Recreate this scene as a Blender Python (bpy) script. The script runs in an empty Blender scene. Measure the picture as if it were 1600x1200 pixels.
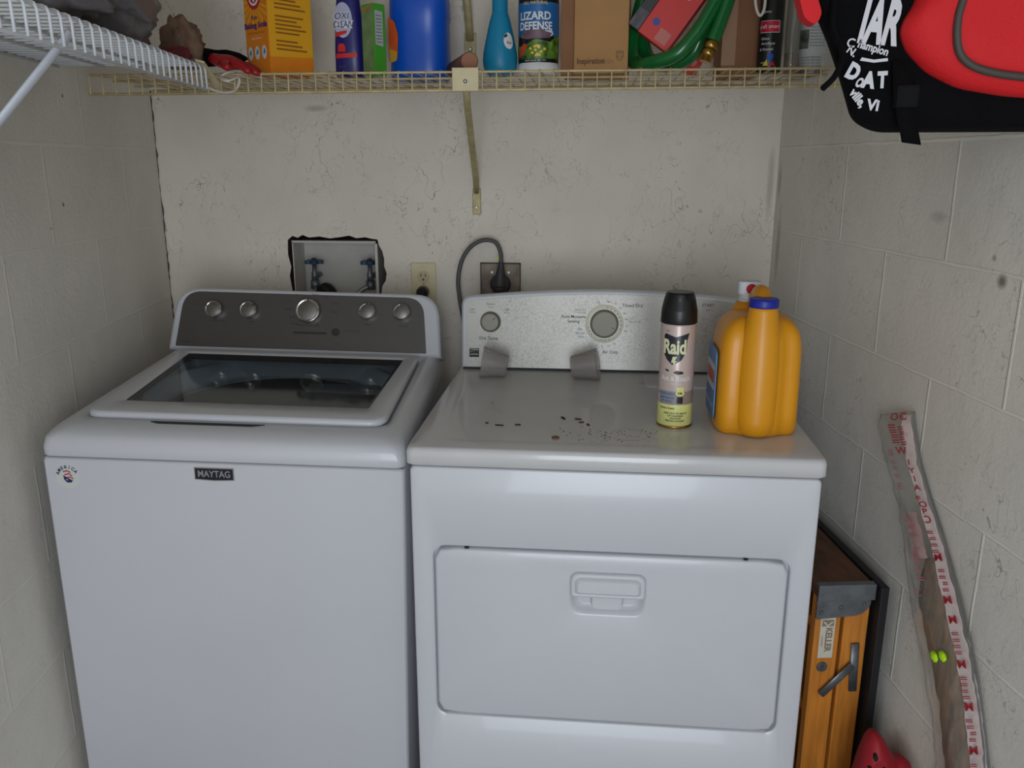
import bpy, bmesh, math, random
from mathutils import Vector, Matrix, Euler, noise
random.seed(7)
PI = math.pi
sc = bpy.context.scene
COL = sc.collection

# ---------------------------------------------------------------- camera
F_PX = 1305.67
yaw, pitch = -0.0961, 0.2565
cam_d = bpy.data.cameras.new('camera'); cam = bpy.data.objects.new('camera', cam_d); COL.objects.link(cam)
cam_d.sensor_width = 36.0; cam_d.lens = F_PX * 36.0 / 1600.0; cam_d.clip_start = 0.05; cam_d.clip_end = 60
cam.location = (0.3268, -1.3914, 1.4022)
fw = Vector((math.sin(yaw) * math.cos(pitch), math.cos(yaw) * math.cos(pitch), -math.sin(pitch)))
cam.rotation_euler = fw.to_track_quat('-Z', 'Y').to_euler()
sc.camera = cam

# ---------------------------------------------------------------- world, daylight through the doorway, exposure
w = bpy.data.worlds.new('sky'); sc.world = w; w.use_nodes = True
bg = w.node_tree.nodes['Background']
bg.inputs[0].default_value = (0.62, 0.76, 1.0, 1); bg.inputs[1].default_value = 0.9
ld = bpy.data.lights.new('daylight_doorway', 'AREA'); ld.shape = 'RECTANGLE'; ld.size = 0.95; ld.size_y = 1.9
ld.energy = 40; ld.color = (0.86, 0.93, 1.0)
lo = bpy.data.objects.new('daylight_doorway', ld); COL.objects.link(lo)
lo.location = (0.42, -2.66, 1.02); lo.rotation_euler = (PI / 2, 0, 0)
sc.view_settings.view_transform = 'Standard'; sc.view_settings.look = 'None'
sc.view_settings.gamma = 1.0; sc.view_settings.use_curve_mapping = False
sc.view_settings.exposure = -0.38

# ---------------------------------------------------------------- materials
def lin(c):
    c = c / 255.0
    return c / 12.92 if c <= 0.04045 else ((c + 0.055) / 1.055) ** 2.4
def C(r, g, b): return (lin(r), lin(g), lin(b), 1.0)
MATS = {}
class NT:
    def __init__(s, m): s.t = m.node_tree; s.n = s.t.nodes; s.l = s.t.links
    def new(s, ty, **k):
        n = s.n.new(ty)
        for a, v in k.items(): setattr(n, a, v)
        return n
    def link(s, a, b): s.l.new(a, b)
    def math(s, op, a, b=None, c=None, clamp=False):
        n = s.n.new('ShaderNodeMath'); n.operation = op; n.use_clamp = clamp
        for i, v in enumerate((a, b, c)):
            if v is None: continue
            if isinstance(v, (int, float)): n.inputs[i].default_value = v
            else: s.l.new(v, n.inputs[i])
        return n.outputs[0]
    def mix(s, f, a, b, mode='MIX'):
        n = s.n.new('ShaderNodeMix'); n.data_type = 'RGBA'; n.blend_type = mode
        for i, v in ((0, f), (6, a), (7, b)):
            if isinstance(v, (int, float)): n.inputs[i].default_value = v
            elif isinstance(v, tuple): n.inputs[i].default_value = v
            else: s.l.new(v, n.inputs[i])
        return n.outputs[2]
    def ramp(s, f, a, b):
        n = s.n.new('ShaderNodeMapRange'); n.clamp = True
        s.l.new(f, n.inputs[0]); n.inputs[1].default_value = a; n.inputs[2].default_value = b
        return n.outputs[0]
def mat(name, col, rough=0.5, metal=0.0, var=0.0, vscale=8.0, bump=0.0, bscale=80.0, spec=0.5, coat=0.0, aniso=0.0, trans=0.0, alpha=1.0, stretch=None):
    if name in MATS: return MATS[name]
    m = bpy.data.materials.new(name); m.use_nodes = True; nt = NT(m); p = nt.n['Principled BSDF']
    p.inputs['Base Color'].default_value = col; p.inputs['Roughness'].default_value = rough
    p.inputs['Metallic'].default_value = metal; p.inputs['Specular IOR Level'].default_value = spec
    p.inputs['Coat Weight'].default_value = coat; p.inputs['Transmission Weight'].default_value = trans
    p.inputs['Alpha'].default_value = alpha
    tc = nt.new('ShaderNodeTexCoord'); vec = tc.outputs['Object']
    if stretch:
        mp = nt.new('ShaderNodeMapping'); mp.inputs['Scale'].default_value = stretch; nt.link(vec, mp.inputs[0]); vec = mp.outputs[0]
    if var:
        n = nt.new('ShaderNodeTexNoise'); n.inputs['Scale'].default_value = vscale; n.inputs['Detail'].default_value = 5; nt.link(vec, n.inputs[0])
        f = nt.ramp(n.outputs[0], 0.3, 0.7)
        a = tuple(c * (1 - var) for c in col[:3]) + (1,); b = tuple(min(1, c * (1 + var)) for c in col[:3]) + (1,)
        nt.link(nt.mix(f, a, b), p.inputs['Base Color'])
    if bump:
        n = nt.new('ShaderNodeTexNoise'); n.inputs['Scale'].default_value = bscale; n.inputs['Detail'].default_value = 4; nt.link(vec, n.inputs[0])
        b = nt.new('ShaderNodeBump'); b.inputs['Strength'].default_value = bump; b.inputs['Distance'].default_value = 0.002
        nt.link(n.outputs[0], b.inputs['Height']); nt.link(b.outputs[0], p.inputs['Normal'])
    MATS[name] = m
    return m

def wall_material(name, col, blocks=None, stains=(), scr=1.0, jt=1.0):
    m = bpy.data.materials.new(name); m.use_nodes = True; nt = NT(m); p = nt.n['Principled BSDF']
    p.inputs['Roughness'].default_value = 0.62; p.inputs['Specular IOR Level'].default_value = 0.3
    tc = nt.new('ShaderNodeTexCoord'); sep = nt.new('ShaderNodeSeparateXYZ'); nt.link(tc.outputs['Object'], sep.inputs[0])
    P = tc.outputs['Object']
    big = nt.new('ShaderNodeTexNoise'); big.inputs['Scale'].default_value = 2.2; big.inputs['Detail'].default_value = 6; nt.link(P, big.inputs[0])
    a = tuple(c * 0.86 for c in col[:3]) + (1,); b = tuple(min(1, c * 1.10) for c in col[:3]) + (1,)
    colr = nt.mix(nt.ramp(big.outputs[0], 0.3, 0.7), a, b)
    # hairline scuffs
    msk = nt.new('ShaderNodeTexNoise'); msk.inputs['Scale'].default_value = 4.5; msk.inputs['Detail'].default_value = 3; nt.link(P, msk.inputs[0])
    for sc_, wd, off, st in ((11, 0.0025, 0.0, 0.45), (6, 0.0014, 3.7, 0.5), (26, 0.004, 9.1, 0.35), (4, .0010, 5.3, .5)):
        mp = nt.new('ShaderNodeMapping'); mp.inputs['Location'].default_value = (off, off * .7, off * 1.3); mp.inputs['Rotation'].default_value = (0.4 * off, 0.5, 0.3 * off); mp.inputs['Scale'].default_value = (1, 1, .7); nt.link(P, mp.inputs[0])
        n = nt.new('ShaderNodeTexNoise'); n.inputs['Scale'].default_value = sc_; n.inputs['Detail'].default_value = 4; n.inputs['Roughness'].default_value = .6; nt.link(mp.outputs[0], n.inputs[0])
        d = nt.math('ABSOLUTE', nt.math('SUBTRACT', n.outputs[0], 0.5))
        line = nt.math('SUBTRACT', 1.0, nt.ramp(d, wd * .4, wd * 1.6))
        mm = nt.new('ShaderNodeTexNoise'); mm.inputs['Scale'].default_value = sc_ * .7; nt.link(mp.outputs[0], mm.inputs[0])
        g = nt.math('MULTIPLY', nt.ramp(mm.outputs[0], 0.48, 0.58), nt.ramp(msk.outputs[0], 0.38, 0.55))
        f = nt.math('MULTIPLY', nt.math('MULTIPLY', line, g), min(1, st * scr))
        colr = nt.mix(f, colr, C(88, 80, 70))
    # specks
    n = nt.new('ShaderNodeTexNoise'); n.inputs['Scale'].default_value = 60; n.inputs['Detail'].default_value = 2; nt.link(P, n.inputs[0])
    f = nt.math('MULTIPLY', nt.math('MULTIPLY', nt.ramp(n.outputs[0], 0.72, 0.76), nt.ramp(msk.outputs[0], 0.5, 0.6)), 0.4 * scr)
    colr = nt.mix(f, colr, C(95, 88, 80))
    fine = nt.new('ShaderNodeTexNoise'); fine.inputs['Scale'].default_value = 120; fine.inputs['Detail'].default_value = 5; nt.link(P, fine.inputs[0])
    mid = nt.new('ShaderNodeTexNoise'); mid.inputs['Scale'].default_value = 16; mid.inputs['Detail'].default_value = 4; nt.link(P, mid.inputs[0])
    hgt = nt.math('ADD', nt.math('MULTIPLY', fine.outputs[0], 0.35), nt.math('MULTIPLY', mid.outputs[0], 1.0))
    if blocks is not None:
        cv = nt.new('ShaderNodeCombineXYZ')
        nt.link(nt.math('ADD', sep.outputs[0], blocks), cv.inputs[0]); nt.link(nt.math('SUBTRACT', sep.outputs[2], 0.0239), cv.inputs[1])
        # wobble
        wv = nt.new('ShaderNodeVectorMath'); wv.operation = 'MULTIPLY_ADD'
        nn = nt.new('ShaderNodeTexNoise'); nn.inputs['Scale'].default_value = 14; nt.link(P, nn.inputs[0])
        nt.link(nn.outputs[1], wv.inputs[0]); wv.inputs[1].default_value = (0.006, 0.006, 0); nt.link(cv.outputs[0], wv.inputs[2])
        br = nt.new('ShaderNodeTexBrick'); br.offset = 0.5; br.offset_frequency = 2; br.squash = 1.0
        br.inputs['Scale'].default_value = 1.0; br.inputs['Brick Width'].default_value = 0.4064; br.inputs['Row Height'].default_value = 0.2032
        br.inputs['Mortar Size'].default_value = 0.0042; br.inputs['Mortar Smooth'].default_value = 0.6
        nt.link(wv.outputs[0], br.inputs[0])
        pres = nt.new('ShaderNodeTexNoise'); pres.inputs['Scale'].default_value = 5; nt.link(P, pres.inputs[0])
        f = nt.math('MULTIPLY', br.outputs['Fac'], nt.math('MULTIPLY_ADD', nt.ramp(pres.outputs[0], 0.35, 0.65), 0.5 * jt, 0.25 * jt))
        colr = nt.mix(f, colr, tuple(min(.95, c * 1.2) for c in col[:3]) + (1,))
        hgt = nt.math('ADD', hgt, nt.math('MULTIPLY', br.outputs['Fac'], 0.7 * jt))
    for (sx, sz, rx, rz, st, cc) in stains:
        dx = nt.math('DIVIDE', nt.math('SUBTRACT', sep.outputs[0], sx), rx); dz = nt.math('DIVIDE', nt.math('SUBTRACT', sep.outputs[2], sz), rz)
        d = nt.math('SQRT', nt.math('ADD', nt.math('MULTIPLY', dx, dx), nt.math('MULTIPLY', dz, dz)))
        d = nt.math('ADD', d, nt.math('MULTIPLY_ADD', mid.outputs[0], 0.9, -0.45))
        f = nt.math('MULTIPLY', nt.math('SUBTRACT', 1.0, nt.ramp(d, 0.35, 1.1)), st)
        colr = nt.mix(f, colr, cc)
    nt.link(colr, p.inputs['Base Color'])
    bu = nt.new('ShaderNodeBump'); bu.inputs['Strength'].default_value = 0.55; bu.inputs['Distance'].default_value = 0.0035
    nt.link(hgt, bu.inputs['Height']); nt.link(bu.outputs[0], p.inputs['Normal'])
    return m

def clear_material(name, tint, gloss=0.08, rough=0.1, diffuse=None, dmix=0.0, refl=0.8):
    m = bpy.data.materials.new(name); m.use_nodes = True; nt = NT(m)
    for n in list(nt.n):
        if n.type == 'BSDF_PRINCIPLED': nt.n.remove(n)
    out = [n for n in nt.n if n.type == 'OUTPUT_MATERIAL'][0]
    tr = nt.new('ShaderNodeBsdfTransparent'); tr.inputs[0].default_value = tint
    gl = nt.new('ShaderNodeBsdfGlossy'); gl.inputs[1].default_value = rough
    lw_ = nt.new('ShaderNodeLayerWeight'); lw_.inputs[0].default_value = .5
    fr_o = nt.math('MULTIPLY_ADD', nt.math('POWER', lw_.outputs['Facing'], 4.0), refl, 0.04)
    base = tr.outputs[0]
    if dmix:
        df = nt.new('ShaderNodeBsdfDiffuse'); df.inputs[0].default_value = diffuse
        mx = nt.new('ShaderNodeMixShader'); mx.inputs[0].default_value = dmix; nt.link(base, mx.inputs[1]); nt.link(df.outputs[0], mx.inputs[2]); base = mx.outputs[0]
    mx = nt.new('ShaderNodeMixShader'); nt.link(nt.math('ADD', fr_o, gloss, clamp=True), mx.inputs[0]); nt.link(base, mx.inputs[1]); nt.link(gl.outputs[0], mx.inputs[2])
    nt.link(mx.outputs[0], out.inputs[0])
    MATS[name] = m
    return m

M_ENAMEL = mat('white_enamel', C(203, 204, 209), 0.28, var=0.02, vscale=3, bump=0.03, bscale=300, coat=0.2)
M_WPLAST = mat('white_plastic', C(203, 204, 208), 0.38)
M_GAP = mat('seam_dark', C(52, 52, 56), 0.7)
M_BLACK = mat('black_plastic', C(18, 18, 20), 0.35)
M_BLACKM = mat('black_fabric', C(5, 5, 7), 0.9, spec=.15, bump=0.35, bscale=400, var=.25, vscale=20)
M_PRINT = mat('dark_print', C(48, 46, 46), 0.6)
M_PRINTL = mat('grey_print', C(96, 92, 90), 0.6)
M_WHITEP = mat('white_print', C(225, 225, 225), 0.5)
M_CHROME = mat('brushed_chrome', C(198, 196, 194), 0.22, metal=1.0)
M_DKNOB = mat('knob_face', C(138, 134, 124), 0.55, metal=.7)
M_CREAMW = mat('cream_wire_coating', C(206, 186, 140), 0.45, var=.18, vscale=30)
M_CREAMP = mat('cream_plastic', C(214, 200, 160), 0.45, var=.06, vscale=30)
M_WIREW = mat('white_wire_coating', C(222, 226, 232), 0.35)
M_STEEL = mat('galvanised_steel', C(120, 124, 128), 0.45, metal=.7, var=.25, vscale=30)
M_SCREW = mat('screw', C(170, 168, 160), 0.3, metal=1)
M_BRASS = mat('brass', C(176, 138, 70), 0.3, metal=1)
M_CARD = mat('cardboard', C(178, 134, 84), 0.8, var=.06, vscale=12, bump=.1, bscale=150)
M_CARD2 = mat('cardboard_darker', C(150, 104, 72), 0.8, var=.08, vscale=12)
M_BROWNP = mat('brown_print', C(84, 52, 44), 0.7)

# ---------------------------------------------------------------- mesh builder
class MB:
    def __init__(s): s.bm = bmesh.new(); s.mats = []; s.cur = 0
    def m(s, material):
        if material not in s.mats: s.mats.append(material)
        s.cur = s.mats.index(material); return s
    def face(s, vs, smooth=False):
        try: f = s.bm.faces.new(vs)
        except ValueError: return None
        f.material_index = s.cur; f.smooth = smooth; return f
    def loft(s, loops, cap0=False, cap1=False, smooth=True, closed=True):
        rows = [[s.bm.verts.new(p) for p in L] for L in loops]
        n = len(rows[0])
        for a, b in zip(rows, rows[1:]):
            for i in range(n if closed else n - 1):
                j = (i + 1) % n; s.face((a[i], a[j], b[j], b[i]), smooth)
        if cap0: s.face(list(reversed(rows[0])))
        if cap1: s.face(rows[-1])
        return rows
    def box(s, x0, x1, y0, y1, z0, z1, bev=0.0, seg=2, mtx=None):
        vs = [s.bm.verts.new((x, y, z)) for x in (x0, x1) for y in (y0, y1) for z in (z0, z1)]
        idx = ((0, 1, 3, 2), (4, 6, 7, 5), (0, 4, 5, 1), (2, 3, 7, 6), (0, 2, 6, 4), (1, 5, 7, 3))
        fs = [s.face([vs[i] for i in q]) for q in idx]
        allv = set(vs)
        if bev:
            es = list({e for f in fs for e in f.edges})
            r = bmesh.ops.bevel(s.bm, geom=es, offset=bev, segments=seg, affect='EDGES', profile=0.5, clamp_overlap=True)
            for f in r['faces']: f.material_index = s.cur
            allv = {v for v in vs if v.is_valid} | set(r['verts'])
        if mtx:
            for v in allv: v.co = mtx @ v.co
        return s
    def lathe(s, prof, cx=0, cy=0, n=28, mtx=None, smooth=True, cap0=True, cap1=True):
        loops = []
        for r, z in prof:
            L = [Vector((cx + r * math.cos(2 * PI * i / n), cy + r * math.sin(2 * PI * i / n), z)) for i in range(n)]
            if mtx: L = [mtx @ p for p in L]
            loops.append(L)
        s.loft(loops, cap0, cap1, smooth); return s
    def tube(s, pts, r, n=10, cap=True, flat=1.0, up=None):
        pts = [Vector(p) for p in pts]; loops = []
        rs = r if isinstance(r, (list, tuple)) else [r] * len(pts)
        t0 = (pts[1] - pts[0]).normalized(); u = Vector(up) if up else (Vector((0, 0, 1)) if abs(t0.z) < .9 else Vector((1, 0, 0)))
        nrm = (u - t0 * u.dot(t0)).normalized()
        for i, p in enumerate(pts):
            a = pts[max(0, i - 1)]; b = pts[min(len(pts) - 1, i + 1)]; t = (b - a).normalized()
            nrm = (nrm - t * nrm.dot(t)).normalized(); bn = t.cross(nrm)
            loops.append([p + nrm * math.cos(2 * PI * k / n) * rs[i] + bn * math.sin(2 * PI * k / n) * rs[i] * flat for k in range(n)])
        s.loft(loops, cap, cap); return s
    def prism(s, pts2, f0, f1, smooth=False):
        """pts2 outline; f0/f1 map (u,v)->3D for both faces"""
        s.loft([[f0(*p) for p in pts2], [f1(*p) for p in pts2]], True, True, smooth); return s
    def mapped(s, tmp, fn, step=None):
        """append another bmesh whose XY are mapped by fn, cut into strips first"""
        if step:
            xs = [v.co.x for v in tmp.verts]
            if xs:
                x = min(xs) + step
                while x < max(xs):
                    g = list(tmp.verts) + list(tmp.edges) + list(tmp.faces)
                    bmesh.ops.bisect_plane(tmp, geom=g, plane_co=(x, 0, 0), plane_no=(1, 0, 0)); x += step
        vm = {v: s.bm.verts.new(fn(v.co.x, v.co.y)) for v in tmp.verts}
        for f in tmp.faces: s.face([vm[v] for v in f.verts])
        tmp.free(); return s
    def patch(s, pts2, fn, step=None):
        t = bmesh.new(); t.faces.new([t.verts.new((x, y, 0)) for x, y in pts2]); return s.mapped(t, fn, step)
    def text(s, body, size, fn, step=None, align='CENTER', bold=0.0, sx=1.0, shear=0.0, rot=0.0, off=(0, 0)):
        cu = bpy.data.curves.new('t', 'FONT'); cu.body = body; cu.size = size; cu.align_x = align; cu.align_y = 'CENTER'
        cu.offset = bold * size; cu.resolution_u = 3; cu.shear = shear
        o = bpy.data.objects.new('t', cu); COL.objects.link(o); bpy.context.view_layer.update()
        me = bpy.data.meshes.new_from_object(o.evaluated_get(bpy.context.evaluated_depsgraph_get()))
        bpy.data.objects.remove(o); bpy.data.curves.remove(cu)
        t = bmesh.new(); t.from_mesh(me); bpy.data.meshes.remove(me)
        bmesh.ops.remove_doubles(t, verts=t.verts, dist=1e-6)
        c_, s_ = math.cos(rot), math.sin(rot)
        for v in t.verts:
            x, y = v.co.x * sx, v.co.y
            v.co = (x * c_ - y * s_ + off[0], x * s_ + y * c_ + off[1], 0)
        return s.mapped(t, fn, step)
    def blob(s, c, r, sub=4, amp=.2, freq=2.0, seed=0, zmin=None, fn=None):
        t = bmesh.new(); bmesh.ops.create_icosphere(t, subdivisions=sub, radius=1)
        vm = {}
        for v in t.verts:
            d = v.co.normalized(); q = d * freq + Vector((seed, seed * .7, -seed))
            k = 1 + amp * (noise.noise(q) + .6 * abs(noise.noise(q * 2.3)) * 1.6 - .3 + .35 * noise.noise(q * 5))
            p = Vector((c[0] + d.x * r[0] * k, c[1] + d.y * r[1] * k, c[2] + d.z * r[2] * k))
            if fn: p = fn(p)
            if zmin is not None and p.z < zmin: p.z = zmin
            vm[v] = s.bm.verts.new(p)
        for f in t.faces: s.face([vm[v] for v in f.verts], True)
        t.free(); return s
    def build(s, name, parent=None, autosmooth=True, label=None):
        bmesh.ops.recalc_face_normals(s.bm, faces=s.bm.faces)
        me = bpy.data.meshes.new(name); s.bm.to_mesh(me); s.bm.free()
        for m in s.mats: me.materials.append(m)
        o = bpy.data.objects.new(name, me); COL.objects.link(o)
        if parent: o.parent = parent
        if label: o['label'] = label
        return o
def sharp(o, ang=40):
    me = o.data
    me.polygons.foreach_set('use_smooth', [True] * len(me.polygons)); me.set_sharp_from_angle(angle=math.radians(ang))
    me.polygons.foreach_set('use_smooth', [len(p.vertices) < 5 for p in me.polygons]); return o
def thing(name, label, cat, loc=(0, 0, 0), rot=(0, 0, 0), group=None):
    o = bpy.data.objects.new(name, None); COL.objects.link(o); o.location = loc; o.rotation_euler = rot
    o['label'] = label; o['category'] = cat; o.empty_display_size = .05
    if group: o['group'] = group
    return o
def tag(o, label, cat, group=None):
    o['label'] = label; o['category'] = cat
    if group: o['group'] = group
    return o
def struct(o): o['kind'] = 'structure'; return o
def rr(x0, y0, x1, y1, r, n=6):
    if not isinstance(r, (list, tuple)): r = [r] * 4
    out = []
    for (cx, cy, a0, q) in ((x0, y0, PI, 0), (x1, y0, 1.5 * PI, 1), (x1, y1, 0, 2), (x0, y1, .5 * PI, 3)):
        R = r[q]; sx = 1 if cx == x0 else -1; sy = 1 if cy == y0 else -1
        for i in range(n + 1):
            a = a0 + .5 * PI * i / n; out.append((cx + sx * R + R * math.cos(a), cy + sy * R + R * math.sin(a)))
    return out
def roundpoly(pts, rad, n=6):
    out = []; N = len(pts)
    for i, p in enumerate(pts):
        p = Vector(p); a = Vector(pts[i - 1]); b = Vector(pts[(i + 1) % N]); r = rad[i] if isinstance(rad, (list, tuple)) else rad
        da = (a - p).normalized(); db = (b - p).normalized(); r_ = min(r, (a - p).length * .49, (b - p).length * .49)
        p0 = p + da * r_; p1 = p + db * r_
        for k in range(n + 1):
            t = k / n; out.append(tuple((1 - t) ** 2 * p0 + 2 * t * (1 - t) * p + t * t * p1))
    return out
def spline(pts, k=8):
    P = [Vector(p) for p in pts]; P = [P[0] * 2 - P[1]] + P + [P[-1] * 2 - P[-2]]; out = []
    for i in range(1, len(P) - 2):
        for j in range(k):
            t = j / k; a, b, c, d = P[i - 1], P[i], P[i + 1], P[i + 2]
            out.append(.5 * ((2 * b) + (c - a) * t + (2 * a - 5 * b + 4 * c - d) * t * t + (3 * b - a - 3 * c + d) * t ** 3))
    out.append(P[-2]); return out
def cyl(cx, cy, r, phi0=0.0):
    return lambda u, v: Vector((cx + r * math.sin(phi0 + u / r), cy - r * math.cos(phi0 + u / r), v))
def plane(o, U, V):
    o, U, V = Vector(o), Vector(U), Vector(V)
    return lambda u, v: o + U * u + V * v

# ---------------------------------------------------------------- room
XR0, TR = 0.9438, 0.1652
XL0, TL = -0.7413, 0.1519
YB, YF, ZC = 0.8917, -2.6, 2.4
def xr(y): return XR0 - TR * y
def xl(y): return XL0 - TL * y
wall_c = C(222, 217, 208); wall_b = C(224, 215, 201)
def side_wall(name, X0, t, sgn, m):
    o3 = Vector((X0 - t * YB, YB, 0)); L = (YB - YF) * math.sqrt(1 + t * t)
    b = MB().m(m); th = 0.1 * sgn
    a, c = (0, th) if th > 0 else (th, 0)
    b.box(0, L, a, c, 0, ZC)
    o = b.build(name); o.location = o3
    # local +X runs toward the camera along the wall; local +Y must point out of the room
    d = Vector((t, -1, 0)).normalized(); ny = Vector((0, 0, 1)).cross(d)
    o.rotation_euler = Matrix(((d.x, ny.x, 0), (d.y, ny.y, 0), (0, 0, 1))).to_euler()
    return struct(o)
dirt = C(70, 62, 52)
mR = wall_material('painted_block_right', wall_c, blocks=-0.1886, scr=1.0, stains=(
    (0.951, 1.229, 0.014, 0.013, .75, C(60, 54, 44)), (0.925, 1.262, 0.006, 0.006, .5, C(60, 54, 44)),
    (0.862, 0.245, 0.075, 0.11, .75, C(74, 58, 40)), (0.76, 1.315, 0.03, 0.012, .25, dirt), (0.04, 1.2, 0.015, 0.11, .35, dirt), (0.02, 1.36, 0.012, 0.05, .35, dirt)))
mL = wall_material('painted_block_left', wall_c, blocks=-0.447, scr=.35, jt=.45, stains=((0.587, 1.321, 0.004, 0.005, .9, C(40, 40, 40)), (0.653, 1.276, 0.004, 0.003, .8, C(50, 50, 50)), (0.526, 1.543, 0.004, 0.005, .9, C(50, 50, 50))))
# right wall: d=(t,-1), up x d = (1,t): points to +x = outwards
side_wall('wall_right', XR0, TR, +1, mR)
side_wall('wall_left', XL0, TL, -1, mL)
mB = wall_material('painted_stucco_back', wall_b, blocks=None, scr=1.25, stains=((-0.42, 1.548, .035, .010, .35, dirt), (.78, 1.35, .010, .10, .3, dirt)))
# back wall with a broken-out hole for the supply box
hole = [(-.519, 1.02), (-.517, 1.06), (-.522, 1.10), (-.516, 1.125), (-.523, 1.16), (-.521, 1.20), (-.507, 1.211), (-.492, 1.206), (-.478, 1.214), (-.46, 1.207), (-.43, 1.210), (-.40, 1.205), (-.37, 1.209), (-.345, 1.213), (-.325, 1.206), (-.30, 1.209), (-.283, 1.205), (-.266, 1.203), (-.262, 1.186), (-.254, 1.172), (-.249, 1.15), (-.250, 1.13), (-.244, 1.11), (-.247, 1.09), (-.257, 1.075), (-.262, 1.05), (-.259, 1.02)]
b = MB().m(mB)
out = [(xl(YB) - .1, 0), (xr(YB) + .1, 0), (xr(YB) + .1, ZC), (xl(YB) - .1, ZC)]
vo = [b.bm.verts.new((x, YB, z)) for x, z in out]; vi = [b.bm.verts.new((x, YB, z)) for x, z in hole]
es = [b.bm.edges.new((v[i], v[(i + 1) % len(v)])) for v in (vo, vi) for i in range(len(v))]
bmesh.ops.triangle_fill(b.bm, edges=es, use_beauty=True)
b.m(mat('broken_masonry', C(72, 56, 46), .95, var=.4, vscale=60, bump=1.0, bscale=90))
b.loft([[(x, YB, z) for x, z in hole], [(x + random.uniform(-.003, .003), YB + .02, z + random.uniform(-.003, .003)) for x, z in hole], [(x, YB + .14, z) for x, z in hole]], cap1=True)
b.m(mB); b.box(xl(YB) - .1, xr(YB) + .1, YB + .15, YB + .2, 0, ZC)
wb = struct(b.build('wall_back'))
b = MB().m(mat('crack_gap', C(58, 56, 52), .9)); pts = []
z = 0.9
while z < 1.60:
    pts.append((z, xl(YB) + .002 + random.uniform(-.0018, .0018), random.uniform(.0006, .0022))); z += .012
b.loft([[(x - wd, YB - .004, z), (x + wd, YB - .004, z)] for z, x, wd in pts], closed=False, smooth=False)
pass
struct(b.build('crack', wb))
b = MB().m(mat('concrete_floor', C(128, 122, 114), .8, var=.15, vscale=5, bump=.3)); b.box(-1.3, 1.8, YF - .1, YB + .1, -.1, 0); struct(b.build('floor'))
b = MB().m(mat('ceiling_paint', C(196, 192, 184), .8)); b.box(-1.3, 1.8, YF - .1, YB + .2, ZC, ZC + .1); struct(b.build('ceiling'))
mF = mat('painted_front_wall', C(190, 186, 178), .7)
b = MB().m(mF); b.box(-1.0, -.07, YF - .1, YF, 0, ZC); b.box(.91, 1.8, YF - .1, YF, 0, ZC); b.box(-.07, .91, YF - .1, YF, 2.02, ZC)
struct(b.build('wall_front'))

# ================================================================ DRYER
DW = .737
dry = thing('clothes_dryer', 'white front-loading dryer with silver speckled console, on the right of the washer', 'dryer')
def fy(y): return lambda x, z: Vector((x, y, z))
def L3(loop, y): return [(x, y, z) for x, z in loop]
# cabinet
b = MB().m(M_ENAMEL)
o1 = rr(.006, .02, .731, .876, .010); o2 = rr(.009, .023, .728, .873, .009); o0 = o1
do = rr(.0445, .3635, .6915, .7215, .022)
def ins(loop, d):
    x0, x1 = min(p[0] for p in loop), max(p[0] for p in loop); z0, z1 = min(p[1] for p in loop), max(p[1] for p in loop)
    cx, cz = (x0 + x1) / 2, (z0 + z1) / 2; kx = (x1 - x0 - 2 * d) / (x1 - x0); kz = (z1 - z0 - 2 * d) / (z1 - z0)
    return [(cx + (x - cx) * kx, cz + (z - cz) * kz) for x, z in loop]
b.loft([L3(o0, .68), L3(o1, .012), L3(ins(o1, .0015), .0085), L3(ins(o1, .004), .0075), L3(ins(do, -.003), .0075), L3(do, .010), L3(ins(do, .0005), .024)], cap0=True, cap1=True)
cab = b.build('cabinet', dry); sharp(cab, 50)
b = MB().m(M_GAP); b.box(.01, .727, .014, .66, .8765, .8795); b.build('seam', dry)
# top panel with shallow pan
b = MB().m(mat('dryer_top_enamel', C(203, 202, 202), .22, var=.04, vscale=7, coat=.3))
tp = rr(0, 0, DW, .70, .014)
def LZ(loop, z): return [(x, y, z) for x, y in loop]
pan = rr(.045, .05, DW - .045, .575, .045)
b.loft([LZ(ins(tp, .004), .8795), LZ(tp, .8825), LZ(tp, .905), LZ(ins(tp, .0025), .9115), LZ(ins(tp, .008), .914), LZ(ins(pan, -.008), .914), LZ(pan, .9137), LZ(ins(pan, .006), .9134), ], cap0=True, cap1=True)
top = b.build('top_panel', dry, label='glossy white top panel with a brown ring stain'); sharp(top, 60)
# ring stain, procedural in the same enamel
m = top.data.materials[0]; nt = NT(m); p = nt.n['Principled BSDF']
tc = nt.new('ShaderNodeTexCoord'); sp = nt.new('ShaderNodeSeparateXYZ'); nt.link(tc.outputs['Object'], sp.inputs[0])
dx = nt.math('SUBTRACT', sp.outputs[0], .402); dy = nt.math('SUBTRACT', sp.outputs[1], .112)
d = nt.math('SQRT', nt.math('ADD', nt.math('MULTIPLY', dx, dx), nt.math('MULTIPLY', dy, dy)))
ring = nt.math('SUBTRACT', 1.0, nt.ramp(nt.math('ABSOLUTE', nt.math('SUBTRACT', d, .034)), .0006, .0028))
ng = nt.new('ShaderNodeTexNoise'); ng.inputs['Scale'].default_value = 35; nt.link(tc.outputs['Object'], ng.inputs[0])
old = p.inputs['Base Color'].links[0].from_socket
c1 = nt.mix(nt.math('MULTIPLY', ring, nt.math('MULTIPLY', nt.ramp(ng.outputs[0], .35, .6), .5)), old, C(150, 118, 62))
ng2 = nt.new('ShaderNodeTexNoise'); ng2.inputs['Scale'].default_value = 130; nt.link(tc.outputs['Object'], ng2.inputs[0])
dd = nt.math('SUBTRACT', 1.0, nt.ramp(d, .03, .13))
c2 = nt.mix(nt.math('MULTIPLY', nt.math('MULTIPLY', nt.ramp(ng2.outputs[0], .66, .7), dd), .8), c1, C(120, 88, 48))
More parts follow.
